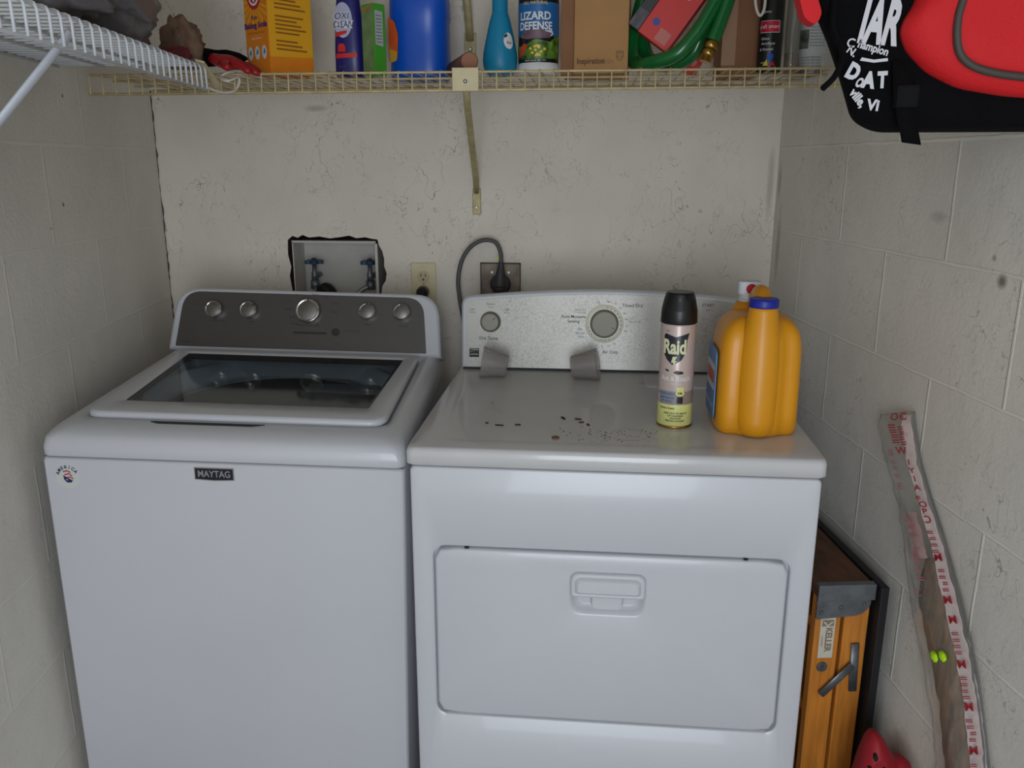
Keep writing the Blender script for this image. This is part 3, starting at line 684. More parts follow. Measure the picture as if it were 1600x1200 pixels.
# left shelf, in a frame running along the left wall (local x = away from wall, local y = into the room depth)
LA = math.atan(TL)
ls = thing('wire_shelf', 'white wire shelf along the left wall, its front lip seen from below', 'shelf', (xl(0), 0, SZL), (0, 0, LA))
b = MB().m(M_WIREW); YA, YE, DX = -1.15, .362, .302
for xx in (.006, .10, .20, DX): b.tube([(xx, YA, 0), (xx, YE, 0)], .0028, n=8)
b.tube([(DX + .001, YA, -.043), (DX + .001, YE, -.043)], .0036, n=8)
y = YE - .004
while y > YA:
    b.tube([(.006, y, .0035), (DX - .008, y, .0035), (DX - .003, y, .0032), (DX + .002, y, .001), (DX + .0045, y, -.006), (DX + .0050, y, -.043)], .0023, n=6); y -= .0325
b.build('wire_deck', ls)
b = MB().m(mat('white_brace_paint', C(214, 220, 230), .35)); b.tube([(DX - .022, -.2, -.010), (.14, -.2, -.155), (.006, -.2, -.296)], .0105, n=12, flat=.5, up=(0, 1, 0)); b.build('brace', ls)
b = MB().m(M_CREAMP); b.prism([(DX - .012, YE - .012), (DX + .004, YE - .004), (DX + .012, YE + .105), (DX - .002, YE + .105)], lambda x, y: Vector((x, y, .006 - (y - YE) * .42)), lambda x, y: Vector((x, y, .010 - (y - YE) * .42 ))); b.build('corner_connector', ls)
b = MB().m(mat('white_cord', C(214, 208, 196), .7))
b.tube(spline([(DX - .006, YE - .0, -.036), (DX + .02, YE + .055, -.045), (DX + .04, YE + .085, -.038), (DX + .05, YE + .09, -.015), (DX + .035, YE + .085, .0), (DX + .015, YE + .07, -.012), (DX + .035, YE + .05, -.022), (DX + .05, YE + .08, -.008), (DX + .03, YE + .09, .004)], 6), .003, n=8)
b.build('cord_tie', ls)

# things on the left shelf (wall frame)
def lw(p): return Matrix.Translation((xl(0), 0, 0)) @ Matrix.Rotation(LA, 4, 'Z') @ Vector(p)
def on_left(o): o.location = (xl(0), 0, 0); o.rotation_euler = (0, 0, LA); return o
DK = SZL + .0060
b = MB().m(mat('printed_carton', C(222, 210, 186), .8, var=.06)); b.box(.008, .275, -.40, .35, DK, DK + .004, .001)
b.m(M_BLACK)
for (u, v, r1, r2, a) in ((.035, .27, .008, .022, .5), (.05, .30, .006, .026, .9), (.035, .325, .007, .012, .2), (.10, .33, .006, .016, .7), (.20, .20, .006, .012, .4), (.13, -.12, .006, .03, 1.2), (.1, -.2, .006, .03, 1.4)):
    b.patch([(u + r1 * math.cos(t) * math.cos(a) - r2 * math.sin(t) * math.sin(a), v + r1 * math.cos(t) * math.sin(a) + r2 * math.sin(t) * math.cos(a)) for t in [i * PI / 8 for i in range(16)]], lambda x, y: Vector((x, y, DK - .0006)))
tag(on_left(b.build('flat_carton')), 'flat pale carton with black marks lying on the white wire shelf', 'carton')
b = MB().m(mat('dark_red_fabric', C(120, 44, 52), .85, var=.3, vscale=25)); b.blob((.245, .355, DK + .018), (.035, .022, .016), 3, .3, 2, 5, zmin=DK); 
tag(on_left(b.build('folded_cloth')), 'dark red folded cloth at the inner end of the white shelf', 'cloth')
mGB = mat('grey_plastic_bag', C(104, 100, 104), .35, var=.2, vscale=10, bump=.8, bscale=14)
b = MB().m(mGB); b.blob((.155, .03, DK + .11), (.15, .27, .125), 5, .30, 1.7, 11, zmin=DK + .0045, fn=lambda p: Vector((max(.012, min(.285, p.x)), p.y, p.z)))
tag(on_left(b.build('plastic_bag')), 'crumpled dark grey plastic bag on the white wire shelf', 'bag')
b = MB().m(mat('brown_paper_bag', C(122, 96, 78), .6, var=.35, vscale=18, bump=.6, bscale=20)); b.blob((.235, .452, DK + .045), (.045, .045, .060), 4, .30, 2.2, 31, zmin=DK)
tag(on_left(b.build('brown_bag')), 'crumpled brown bag between the grey bag and the red glove', 'bag')
gv = thing('work_glove', 'red and black work glove lying at the corner where the shelves meet', 'glove', (-.490, .50, SZL + .004), (0, .2, -.15))
b = MB().m(mat('red_glove_rubber', C(156, 18, 26), .45, bump=.4, bscale=60)); b.blob((.0, 0, .018), (.045, .03, .016), 3, .12, 2, 2)
b.build('palm', gv)
for i, (dy, ln) in enumerate(((-.022, .045), (-.007, .055), (.008, .05), (.022, .04))):
    b = MB().m(MATS['red_glove_rubber']); b.tube(spline([(.025, dy, .018), (.045, dy * 1.1, .017), (.03 + ln, dy * 1.15, .006)], 4), [.0085] * 4 + [.008] * 3 + [.0075, .005], n=10); b.build('finger', gv)
b = MB().m(MATS['red_glove_rubber']); b.tube(spline([(.0, -.02, .014), (.02, -.038, .010), (.035, -.043, .006)], 4), [.009] * 7 + [.008, .005], n=10); b.build('thumb', gv)
b = MB().m(M_BLACKM); b.blob((-.004, .016, .031), (.044, .016, .012), 3, .1, 2, 4); b.tube([(-.035, 0, .02), (-.055, .005, .018)], [.018, .020], n=16, flat=1.2); b.build('cuff', gv, label='black back and cuff')

# ================================================================ things on the back shelf
DT = SZ + .0052
def rotz(a, c): return Matrix.Translation(c) @ Matrix.Rotation(a, 4, 'Z')
# soda box
sd = thing('baking_soda_box', 'orange and yellow baking soda box on the cream shelf, left end', 'box', (-.393, .515, DT), (0, 0, math.radians(-36)))
MOR = mat('box_orange', C(226, 130, 24), .5, var=.12, vscale=9); MYE = mat('box_yellow', C(232, 168, 28), .5, var=.05)
b = MB().m(MOR); b.box(-.092, 0, 0, .115, 0, .215, .0015); 
b.build('carton', sd)
b = MB().m(MYE); b.patch([(0.0005, 0), (.114, 0), (.114, .21), (.0005, .21)], lambda u, v: Vector((.0004, u, v))); b.m(mat('box_print_brown', C(150, 90, 20), .6))
for i in range(17):
    if i not in (3, 9): b.patch([(.018, .05 + i * .0085), (.098 - (i * 7 % 5) * .006, .05 + i * .0085), (.098 - (i * 7 % 5) * .006, .0535 + i * .0085), (.018, .0535 + i * .0085)], lambda u, v: Vector((.0009, u, v)))
b.m(MOR); b.patch([(.0, 0), (.114, 0), (.114, .04), (.0, .034)], lambda u, v: Vector((.0007, u, v)))
b.build('side_panel', sd, label='yellow side with small brown lines')
b = MB().m(MYE); fr_ = lambda u, v: Vector((u, -.0005, v)); fr2 = lambda u, v: Vector((u, -.0009, v)); fr3 = lambda u, v: Vector((u, -.0013, v))
cx_, cz_ = -.048, .152
for i in range(18):
    a = i * 2 * PI / 18; b.patch([(cx_ + .02 * math.cos(a - .08), cz_ + .02 * math.sin(a - .08)), (max(-.091, min(-.001, cx_ + .06 * math.cos(a - .06))), cz_ + .05 * math.sin(a - .06)), (max(-.091, min(-.001, cx_ + .06 * math.cos(a + .06))), cz_ + .05 * math.sin(a + .06)), (cx_ + .02 * math.cos(a + .08), cz_ + .02 * math.sin(a + .08))], fr_)
b.m(mat('logo_crimson', C(186, 28, 40), .5)); cc = lambda r, x, z, n=28: [(x + r * math.cos(2 * PI * i / n), z + r * math.sin(2 * PI * i / n)) for i in range(n)]
b.patch(cc(.027, cx_, cz_ + .01), fr2); b.m(M_WHITEP); b.patch(cc(.0195, cx_, cz_ + .01), fr3); b.m(mat('logo_crimson', C(186, 28, 40), .5)); b.patch(cc(.015, cx_, cz_ + .01), plane((0, -.0016, 0), (1, 0, 0), (0, 0, 1)))
b.m(M_WHITEP); b.patch([(cx_ - .006, cz_ + .014), (cx_ - .002, cz_ - .002), (cx_ + .003, cz_ - .002), (cx_ + .009, cz_ + .014), (cx_ + .002, cz_ + .006)], plane((0, -.0019, 0), (1, 0, 0), (0, 0, 1)))
b.text('ARM', .007, plane((0, -.0019, 0), (1, 0, 0), (0, 0, 1)), off=(cx_, cz_ + .028))
b.m(mat('print_indigo', C(40, 30, 110), .5)); b.text('Pure', .012, fr3, off=(-.050, .118), bold=.02); b.text('Baking Soda', .0165, fr3, off=(-.047, .102), bold=.03, sx=1.12)
b.m(mat('print_green', C(120, 120, 20), .5)); b.text("THE STANDARD OF PURITY", .0055, fr3, off=(-.046, .086)); b.m(M_WHITEP); b.text("Fridge & Freezer", .006, fr3, off=(-.046, .075))
for i, x in enumerate((-.074, -.047, -.019)):
    b.m(mat('icon_pale', C(206, 210, 206), .5)); b.patch([(x + .0095 * math.cos(t), .045 + .0145 * math.sin(t)) for t in [k * PI / 12 for k in range(24)]], fr3)
    b.m(mat('icon_blue', C(64, 126, 160), .5)); b.patch([(x - .004, .040), (x + .005, .043), (x + .003, .053), (x - .002, .050)], plane((0, -.0016, 0), (1, 0, 0), (0, 0, 1)))
b.build('front_print', sd)

# stain remover bottle
ox = thing('stain_remover_bottle', 'dark blue stain remover bottle with white and red label', 'bottle', (-.247, .64, DT))
mNB = mat('navy_plastic', C(32, 30, 108), .3)
def sq(hx, hy, z, p=2.6, n=36, dx=0): return [(dx + hx * abs(math.cos(t)) ** (2 / p) * (1 if math.cos(t) >= 0 else -1), hy * abs(math.sin(t)) ** (2 / p) * (1 if math.sin(t) >= 0 else -1), z) for t in [2 * PI * i / n for i in range(n)]]
b = MB().m(mNB); b.loft([sq(.032, .022, .0), sq(.035, .025, .006), sq(.0345, .025, .06), sq(.031, .024, .12), sq(.026, .021, .17), sq(.016, .016, .2), sq(.013, .013, .21)], True, True); b.build('body', ox)
b = MB().m(mNB); b.lathe([(.016, .208), (.016, .235), (.012, .24)], n=20); b.build('cap', ox)
b = MB(); of = lambda k: (lambda u, v: Vector((u, -.0250 - k + .6 * u * u * 8 + max(0, (v - .06)) * .03, v)))
b.m(mat('label_pale_blue', C(176, 180, 206), .5)); b.patch([(-.008 + .022 * math.cos(t), .122 + .038 * math.sin(t)) for t in [k * PI / 14 for k in range(28)]], of(.0014), .004)
b.m(M_WHITEP); b.text('OXI', .0215, of(.0022), .004, off=(-.012, .130), bold=.05, shear=.15); b.text('EAN', .0215, of(.0022), .004, off=(-.006, .112), bold=.05, shear=.15)
b.m(mNB); b.text('OXI', .0205, of(.003), .004, off=(-.011, .130), bold=.0, shear=.15); b.text('CLEAN', .019, of(.003), .004, off=(-.008, .112), bold=.0, shear=.15, sx=.8)
b.m(mat('label_red', C(206, 40, 30), .5)); b.patch([(-.026, .086), (.0, .093), (.002, .100), (-.026, .096)], of(.0024), .004); b.patch([(-.027, .040), (.022, .042), (.022, .052), (-.027, .050)], of(.0014), .004); b.patch([(-.022, .054), (-.004, .054), (-.004, .066), (-.009, .072), (-.018, .072), (-.022, .066)], of(.0014), .004)
b.m(M_PRINTL); b.text('40 OZ', .006, of(.0016), .004, off=(-.012, .022)); b.build('label', ox)

# green box
gb = thing('green_carton', 'narrow green carton wedged between the navy bottle and the blue jug', 'box', (-.176, .585, DT), (0, 0, math.radians(-38)))
b = MB().m(mat('carton_green', C(70, 158, 44), .45)); b.box(-.042, 0, 0, .034, 0, .152, .001, mtx=None); b.build('carton', gb)
b = MB().m(mat('carton_green_pale', C(112, 140, 92), .5, var=.25, vscale=30)); b.patch([(-.0415, .006), (-.001, .006), (-.001, .15), (-.0415, .14)], fr_)
b.m(mat('carton_orange_edge', C(190, 110, 60), .5)); b.patch([(-.0415, .135), (-.001, .148), (-.001, .151), (-.0415, .142)], fr2)
b.m(mat('label_pale_grey', C(176, 178, 180), .5)); b.patch([(.004, .066), (.026, .062), (.026, .136), (.004, .138)], lambda u, v: Vector((.0006, u, v)))
b.m(M_PRINTL)
for i in range(9): b.patch([(.007, .07 + i * .007), (.023, .07 + i * .007), (.023, .0715 + i * .007), (.007, .0715 + i * .007)], lambda u, v: Vector((.0010, u, v)))
b.build('print', gb)

# blue jug
bj = thing('detergent_jug', 'large royal blue jug with an orange tag on the cream shelf', 'jug', (-.096, .72, DT))
b = MB().m(mat('royal_blue_plastic', C(10, 84, 196), .28)); J = []
for z, k in ((0, .93), (.006, .99), (.02, 1.0), (.045, .985), (.09, .965), (.125, .955), (.135, .99), (.17, .98), (.22, .9), (.25, .6), (.26, .3)): J.append(sq(.071 * k, .060 * k, z, 3.0, 44))
b.loft(J, True, True)
b.build('body', bj)
b = MB().m(MATS['royal_blue_plastic']); b.lathe([(.026, .25), (.026, .285), (.02, .29)], n=24); b.build('cap', bj)
b = MB().m(mat('tag_orange', C(206, 84, 30), .5, var=.2, vscale=30)); b.patch(roundpoly([(-.066, .035), (-.046, .038), (-.044, .050), (-.041, .095), (-.050, .125), (-.066, .135)], .006, 4), lambda u, v: Vector((u, -.0615 + (abs(u + .04) * .35), v)))
b.m(mat('tag_yellow', C(206, 160, 50), .5)); b.patch(roundpoly([(-.064, .035), (-.047, .038), (-.044, .058), (-.064, .066)], .004, 4), lambda u, v: Vector((u, -.0620 + (abs(u + .04) * .35), v)))
b.build('label', bj, label='orange and yellow label at the left edge')

# rolled brown tube
rt = thing('rolled_tube', 'brown hand-rolled tube lying on the shelf behind the bracket clip', 'tube', (.050, .520, DT + .0198), (0, 0, 0))
b = MB().m(mat('tube_brown', C(104, 66, 54), .7, var=.2, vscale=20)); b.tube([(0, 0, 0), (-.060, .17, 0)], .0195, n=28); b.build('roll', rt)
b = MB().m(mat('tube_end', C(160, 112, 88), .8)); dv = Vector((-.060, .17, 0)).normalized(); b.tube([-dv * .0015, -dv * .0003], .0175, n=28); b.build('end_cap', rt)

# teal bottle
tb = thing('teal_bottle', 'teal teardrop squeeze bottle with a round white sticker', 'bottle', (.106, .62, DT))
b = MB().m(mat('teal_plastic', C(14, 132, 172), .42)); b.lathe([(.030, 0), (.034, .004), (.0385, .020), (.0395, .032), (.038, .048), (.034, .068), (.029, .09), (.024, .112), (.0185, .130), (.0175, .132), (.0175, .175), (.012, .19)], n=40); b.build('body', tb)
b = MB(); tf = lambda k: (lambda u, v: Vector(((.0395 - (v - .03) * .165 + k) * math.sin(.35 + u / .035), -(.0395 - (v - .03) * .165 + k) * math.cos(.35 + u / .035), v)))
b.m(M_WHITEP); b.patch([(.012 + .0125 * math.cos(t), .070 + .0175 * math.sin(t)) for t in [i * PI / 12 for i in range(24)]], tf(.0015), .004)
b.m(mat('sticker_dark', C(30, 40, 60), .5)); b.patch([(.002 + .0, .075), (.010, .080), (.008, .0855), (.001, .080)], tf(.002), .004); b.text('Eco', .008, tf(.002), .004, off=(.013, .066), bold=.02)
b.build('sticker', tb)

# lizard defense canister
lz = thing('lizard_repellent_canister', 'cylindrical canister with blue jungle label and white base, beside the teal bottle', 'canister', (.192, .63, DT))
b = MB().m(M_WHITEP); b.lathe([(.044, 0), (.0475, .003), (.0475, .018), (.0455, .021), (.045, .024), (.045, .168), (.043, .172)], n=48); b.build('body', lz)
b = MB(); R0 = .0455
lf = lambda k: cyl(0, 0, R0 + k, -.09)
b.m(mat('label_black', C(16, 20, 24), .3)); b.patch([(-.10, .0235), (.10, .0235), (.10, .170), (-.10, .170)], lf(0), .005)
b.m(mat('label_sky_blue', C(34, 104, 168), .3, var=.2, vscale=14)); b.patch([(-.10, .086), (-.04, .080), (.0, .084), (.04, .078), (.10, .083), (.10, .148), (-.10, .148)], lf(.0004), .005)
b.m(mat('label_foliage', C(84, 120, 40), .4, var=.9, vscale=70)); b.patch([(-.08, .038), (-.02, .030), (.06, .032), (.10, .038), (.10, .07), (.055, .082), (.035, .066), (.0, .072), (-.03, .058), (-.08, .06)], lf(.0006), .004)
b.m(mat('label_hills', C(110, 84, 96), .4, var=.3, vscale=50)); b.patch([(-.045, .078), (-.02, .092), (.01, .094), (.035, .088), (.044, .080), (.03, .074), (-.02, .072)], lf(.0008), .004)
b.m(mat('label_red_flower', C(196, 70, 30), .4)); b.patch([(-.048, .034), (-.030, .040), (-.018, .060), (-.028, .064), (-.042, .054)], lf(.001), .004)
b.m(mat('label_yellow', C(226, 200, 60), .4)); 
for i in range(12): a = i * 2.4; b.patch([(.004 + .02 * math.sin(a) * (i / 12) + .004 * math.cos(t), .048 + .010 * math.cos(a) + .003 * math.sin(t)) for t in [k * PI / 3 for k in range(6)]], lf(.0012), .004)
b.m(M_WHITEP); b.text('LIZARD', .0225, lf(.0014), .003, off=(-.002, .119), bold=.03, sx=1.0); b.text('DEFENSE', .0225, lf(.0014), .003, off=(-.001, .0985), bold=.03, sx=.92)
b.patch([(.022, .0895), (.040, .0905), (.044, .083), (.034, .077), (.040, .085), (.022, .088)], lf(.0014), .003)
b.m(mat('label_amber', C(206, 180, 110), .4)); b.text('ALL NATURAL', .009, lf(.0014), .003, off=(0, .146), bold=.02)
b.m(M_WHITEP); b.text('Repels lizards  NET WT', .005, lf(.0014), .003, off=(0, .0275))
b.build('label', lz)

# cardboard box
cb = thing('cardboard_box', 'plain brown cardboard box with small printed word and shield, middle of shelf', 'box', (.275, .60, DT), (0, 0, math.radians(-3)))
b = MB().m(M_CARD); b.box(0, .118, 0, .17, 0, .24, .0015)
b.box(-.001, .001, .0, .17, 0, .24)
b.build('carton', cb)
b = MB().m(M_CARD2); b.box(-.034, -.001, .03, .15, 0, .24, .001); b.build('side_flap', cb)
b = MB().m(M_BROWNP); b.text('Inspiration', .0165, fr_, off=(.036, .0255), bold=.02, sx=.88); b.m(mat('faint_brown_print', C(150, 108, 80), .7)); b.text('BizDe', .0145, fr_, off=(.074, .025), sx=.75)
b.m(M_BROWNP); sh = roundpoly([(.092, .032), (.100, .023), (.108, .032), (.108, .046), (.092, .046)], .003, 4); s2 = ins(sh, .0008)
b.loft([[fr_(*q) for q in sh], [fr_(*q) for q in s2]], smooth=False)
s3 = cc(.0062, .100, .035); b.loft([[fr_(*q) for q in s3], [fr_(*q) for q in ins(s3, .0006)]], smooth=False)
b.patch([(.093, .0425), (.107, .0425), (.107, .0433), (.093, .0433)], fr_); b.patch([(.095, .034), (.098, .0365), (.101, .0335), (.105, .0362), (.105, .0355), (.101, .0325), (.098, .0355), (.095, .033)], fr_)
b.build('printed_word', cb)

# hose coil
gh = thing('garden_hose', 'glossy green garden hose coil with brass end on the cream shelf', 'hose', (.50, .57, DT))
mH = mat('green_hose', C(12, 104, 46), .22, coat=.3)
P0 = Vector((.50, .57, DT))
hp = [(.566, .540, 1.650), (.582, .545, 1.695), (.600, .550, 1.76), (.606, .56, 1.84), (.56, .60, 1.93), (.48, .65, 1.90), (.436, .67, 1.80), (.414, .67, 1.72), (.404, .66, 1.66), (.412, .63, 1.622), (.440, .575, 1.618), (.490, .545, 1.630), (.530, .540, 1.668), (.562, .540, 1.72), (.590, .55, 1.79), (.585, .57, 1.87), (.54, .62, 1.93), (.46, .68, 1.90), (.430, .69, 1.80), (.425, .69, 1.70), (.445, .67, 1.635), (.485, .62, 1.618), (.530, .585, 1.635), (.553, .575, 1.69), (.574, .58, 1.76), (.56, .62, 1.90), (.48, .66, 1.95)]
b = MB().m(mH); b.tube(spline([Vector(p) - P0 for p in hp], 8), .0155, n=16); b.build('hose_coil', gh)
b = MB().m(M_BRASS); e = Vector(hp[0]) - P0; dv = (Vector(hp[0]) - Vector(hp[1])).normalized()
b.tube([e - dv * .006, e + dv * .012], .0165, n=20); b.tube([e + dv * .012, e + dv * .013, e + dv * .026, e + dv * .027, e + dv * .038], [.014, .0162, .0162, .013, .013], n=20); b.build('brass_coupling', gh, label='brass coupling')

# red boxes under the hose
rb = thing('red_tool_carton', 'red and black product box tilted under the green hose', 'box', (.386, .605, DT + .046), (0, math.radians(36), math.radians(-6)))
b = MB().m(mat('carton_red', C(206, 38, 30), .45)); b.box(.0, .078, -.022, .03, .048, .22, .001)
b.m(M_BLACK); b.box(-.0265, -.0002, -.0218, .03, .048, .22, .001); b.build('carton', rb)
b = MB().m(M_WHITEP); q_ = lambda u, v: Vector((u, -.0226, v)); b.text('b', .026, q_, off=(.05, .165), bold=.05, rot=-.3)
b.m(mat('emblem_blue', C(30, 60, 150), .4)); b.patch(cc(.008, .022, .085, 16), q_); b.m(mat('grey_red', C(196, 110, 100), .5)); b.patch([(.038, .055), (.066, .055), (.066, .082), (.038, .082)], q_)
b.m(mat('carton_dark_photo', C(70, 66, 74), .4, var=.5, vscale=60)); b.patch([(-.026, .05), (-.001, .05), (-.001, .09), (-.026, .09)], q_); b.build('print', rb)
r2 = thing('red_carton', 'smaller red carton standing beneath the hose beside the brass coupling', 'box', (.515, .69, DT - .002), (0, math.radians(28), 0))
b = MB().m(MATS['carton_red']); b.box(.0, .03, -.02, .02, .016, .085, .001); b.build('carton', r2)
b = MB().m(M_WHITEP); b.text('LED', .008, lambda u, v: Vector((u, -.0204, v)), off=(.015, .04), rot=1.2); b.build('print', r2)

# second cardboard box
c2 = thing('cardboard_box', 'brown cardboard box with a tape strip, between the hose and the black can', 'box', (.607, .68, DT))
b = MB().m(M_CARD2); b.box(0, .085, 0, .13, 0, .23, .001); b.build('carton', c2)
b = MB().m(mat('packing_tape', C(176, 136, 104), .35)); b.patch([(.0, .022), (.031, .022), (.031, .23), (.0, .23)], lambda u, v: Vector((u, -.0006, v))); b.build('tape', c2)

# black spray can
bc = thing('black_spray_can', 'black spray paint can with red name label and coloured shapes', 'spray can', (.706, .64, DT))
b = MB().m(mat('can_black', C(22, 22, 24), .3)); b.lathe([(.025, 0), (.0265, .003), (.0265, .185), (.02, .195)], n=36); b.build('body', bc)
b = MB(); cf = lambda k: cyl(0, 0, .0265 + k, -.23)
b.m(M_WHITEP); b.patch(rr(-.023, .082, .022, .107, .002, 2), cf(.0006), .003); b.m(mat('name_red', C(196, 26, 50), .4)); b.patch(rr(-.0222, .083, .021, .106, .0015, 2), cf(.001), .003)
b.m(M_WHITEP); b.text('craft smart', .0115, cf(.0014), .003, off=(-.003, .0945), sx=.9); b.text('Gloss', .008, cf(.001), .003, off=(-.010, .070)); b.text('Acrylique', .008, cf(.001), .003, off=(-.003, .060)); b.text('& Enamel', .008, cf(.001), .003, off=(-.006, .048)); b.text('NET', .005, cf(.001), .003, off=(-.012, .02))
b.text('glossy', .007, cf(.001), .003, off=(-.008, .125))
b.m(mat('shape_blue', C(30, 84, 176), .4)); b.patch([(-.002, .025), (.006, .022), (.012, .034), (.004, .042), (-.003, .038)], cf(.0014), .003); b.m(mat('shape_yellow', C(226, 206, 40), .4)); b.patch([(-.012, .014), (.0, .014), (-.003, .028)], cf(.0012), .003); b.m(MATS['name_red']); b.patch([(.001, .014), (.016, .014), (.010, .024)], cf(.0016), .003)
b.build('label', bc)
# clear tube with brown contents
ct = thing('clear_jar', 'tall clear jar with brown contents, right of the black can', 'jar', (.760, .665, DT))
b = MB().m(clear_material('clear_plastic', (.82, .82, .80, 1), .05, .1, C(170, 170, 160), .35)); b.lathe([(.0155, 0), (.016, .002), (.016, .17), (.012, .18)], n=28); b.build('jar', ct)
b = MB().m(mat('amber_contents', C(150, 112, 66), .6)); b.lathe([(.0145, .002), (.0145, .045)], n=24); b.build('contents', ct)
# white label can
wc = thing('white_label_can', 'can with white printed label beside the backpack', 'can', (.812, .70, DT))
b = MB().m(M_STEEL); b.lathe([(.032, 0), (.034, .003), (.034, .15), (.03, .156)], n=40); b.build('body', wc)
b = MB(); wf_ = lambda k: cyl(0, 0, .034 + k, -.3); b.m(mat('can_label_white', C(196, 198, 198), .4)); b.patch([(-.06, .012), (.06, .012), (.06, .142), (-.06, .142)], wf_(.0004), .005)
b.m(M_PRINT); 
for i in range(4): b.text('CAUTION EYE IRRITANT', .0055, wf_(.0009), .003, off=(-.005, .036 - i * .006))
for i in range(7): b.text('directions for use', .005, wf_(.0009), .003, off=(.014, .100 - i * .0065))
b.m(mat('can_picture', C(96, 100, 92), .5, var=.7, vscale=60)); b.patch([(-.03, .055), (-.006, .055), (-.006, .095), (-.03, .095)], wf_(.0009), .004)
b.build('label', wc)
b = MB().m(MATS['white_cord']); b.tube(spline([(.642, .51, 1.80), (.645, .51, 1.74), (.650, .51, 1.712), (.658, .51, 1.700), (.665, .51, 1.712), (.666, .51, 1.74), (.664, .512, 1.80), (.655, .53, 1.83), (.642, .51, 1.80)], 6), .003, n=8)
tag(b.build('cord_loop'), 'off-white cord loop hanging in front of the cardboard box beside the black can', 'cord')

# ================================================================ things on the dryer
DZ = .9142
# spray can
rc_ = thing('insect_spray_can', 'tall insect spray can with pink and yellow label and black cap on dryer', 'spray can', (.4915, .190, .9136))
R = .0330
b = MB().m(mat('can_rose', C(206, 186, 178), .3, metal=.2)); b.lathe([(.0315, .0), (.033, .002), (.033, .198), (.0315, .202)], n=48); b.build('body', rc_)
b = MB().m(M_BRASS); b.lathe([(.0335, .0), (.0342, .001), (.0342, .003), (.0335, .0045)], n=48); b.build('base_rim', rc_)
b = MB().m(M_BLACK); prof = [(.0335, .201), (.0345, .203), (.0335, .225), (.030, .243), (.0265, .256), (.0245, .259)]
b.lathe(prof, n=48); b.build('cap', rc_)
b = MB().m(mat('cap_recess', C(8, 8, 10), .5)); cq = lambda u, v: Vector((.0325 * math.sin(-.1 + u / .033) * (1 - max(0, v - .222) * 7.0), -.0352 * math.cos(-.1 + u / .033) * (1 - max(0, v - .222) * 6.6), v))
b.patch(roundpoly([(-.011, .226), (.011, .226), (.013, .256), (-.013, .256)], .006, 5), cq, .003); b.m(mat('nozzle_grey', C(40, 40, 46), .4)); b.patch(cc(.004, 0, .247, 14), lambda u, v: cq(u, v) + Vector((0, -.0008, 0))); b.build('nozzle', rc_)
b = MB(); rf = lambda k: cyl(0, 0, R + k, -.22)
b.m(mat('label_yellow_band', C(220, 220, 138), .35)); b.patch([(-.10, .005), (.10, .005), (.10, .047), (-.10, .047)], rf(.0003), .004)
b.m(mat('label_taupe_band', C(150, 128, 118), .4)); b.patch([(-.03, .047), (.06, .047), (.06, .074), (-.03, .070)], rf(.0003), .004)
b.m(mat('label_grey_blue', C(130, 136, 150), .4)); b.patch([(-.030, .050), (.004, .050), (.004, .073), (-.030, .073)], rf(.0005), .004)
b.m(mat('label_shield', C(30, 34, 44), .3)); b.patch([(-.024, .180), (-.020, .184), (.0, .178), (.026, .186), (.022, .170), (.021, .150), (.012, .134), (-.004, .124), (-.016, .134), (-.024, .146)], rf(.0005), .003)
b.m(mat('label_cream', C(222, 222, 180), .4)); b.text('Raid', .0375, rf(.0011), .002, off=(-.002, .158), bold=.035, sx=.70)
b.patch([(-.004, .141), (.004, .141), (.0, .133), (.004, .133), (-.006, .118), (-.002, .129), (-.007, .129)], rf(.0012), .003)
b.m(M_BLACK); b.patch([(-.002, .110), (.004, .114), (.016, .112), (.018, .108), (.006, .106)], rf(.0006), .003); b.patch([(-.018, .116), (-.010, .114), (-.012, .111), (-.018, .113)], rf(.0006), .003); b.text('ANT', .004, rf(.0006), .003, off=(-.016, .189))
b.m(M_WHITEP); b.text('Ant & Roach', .0135, rf(.0008), .003, off=(.003, .098), bold=.02, sx=.85); b.text('killer 26', .006, rf(.0008), .003, off=(.004, .088))
b.m(mat('label_navy', C(40, 56, 110), .4)); b.text('KILLS ON CONTACT', .0048, rf(.0009), .003, off=(-.013, .068)); b.text('KEEPS KILLING', .0048, rf(.0009), .003, off=(-.013, .060)); b.text('with residual', .0048, rf(.0009), .003, off=(-.013, .054))
b.m(MATS['label_yellow_band']); b.patch([(.006, .074), (.020, .074), (.020, .082), (.006, .082)], rf(.0006), .003); b.patch([(.013 + .0085 * math.cos(t), .070 + .006 * math.sin(t)) for t in [i * PI / 8 for i in range(16)]], rf(.001), .003); b.m(M_BLACK); b.text('Kills', .0055, rf(.0014), .003, off=(.013, .070), bold=.04); b.patch(rr(.007, .050, .019, .063, .001, 2), rf(.0010), .003)
b.m(M_PRINT); b.text('Lemon Scent', .0058, rf(.0008), .003, off=(-.012, .040), bold=.02)
for i, t_ in enumerate(('KEEP OUT OF REACH', 'OF CHILDREN', 'CAUTION', 'PRECAUTIONARY')): b.text(t_, .0048, rf(.0008), .003, off=(.006, .030 - i * .005), bold=.02)
b.build('label', rc_)

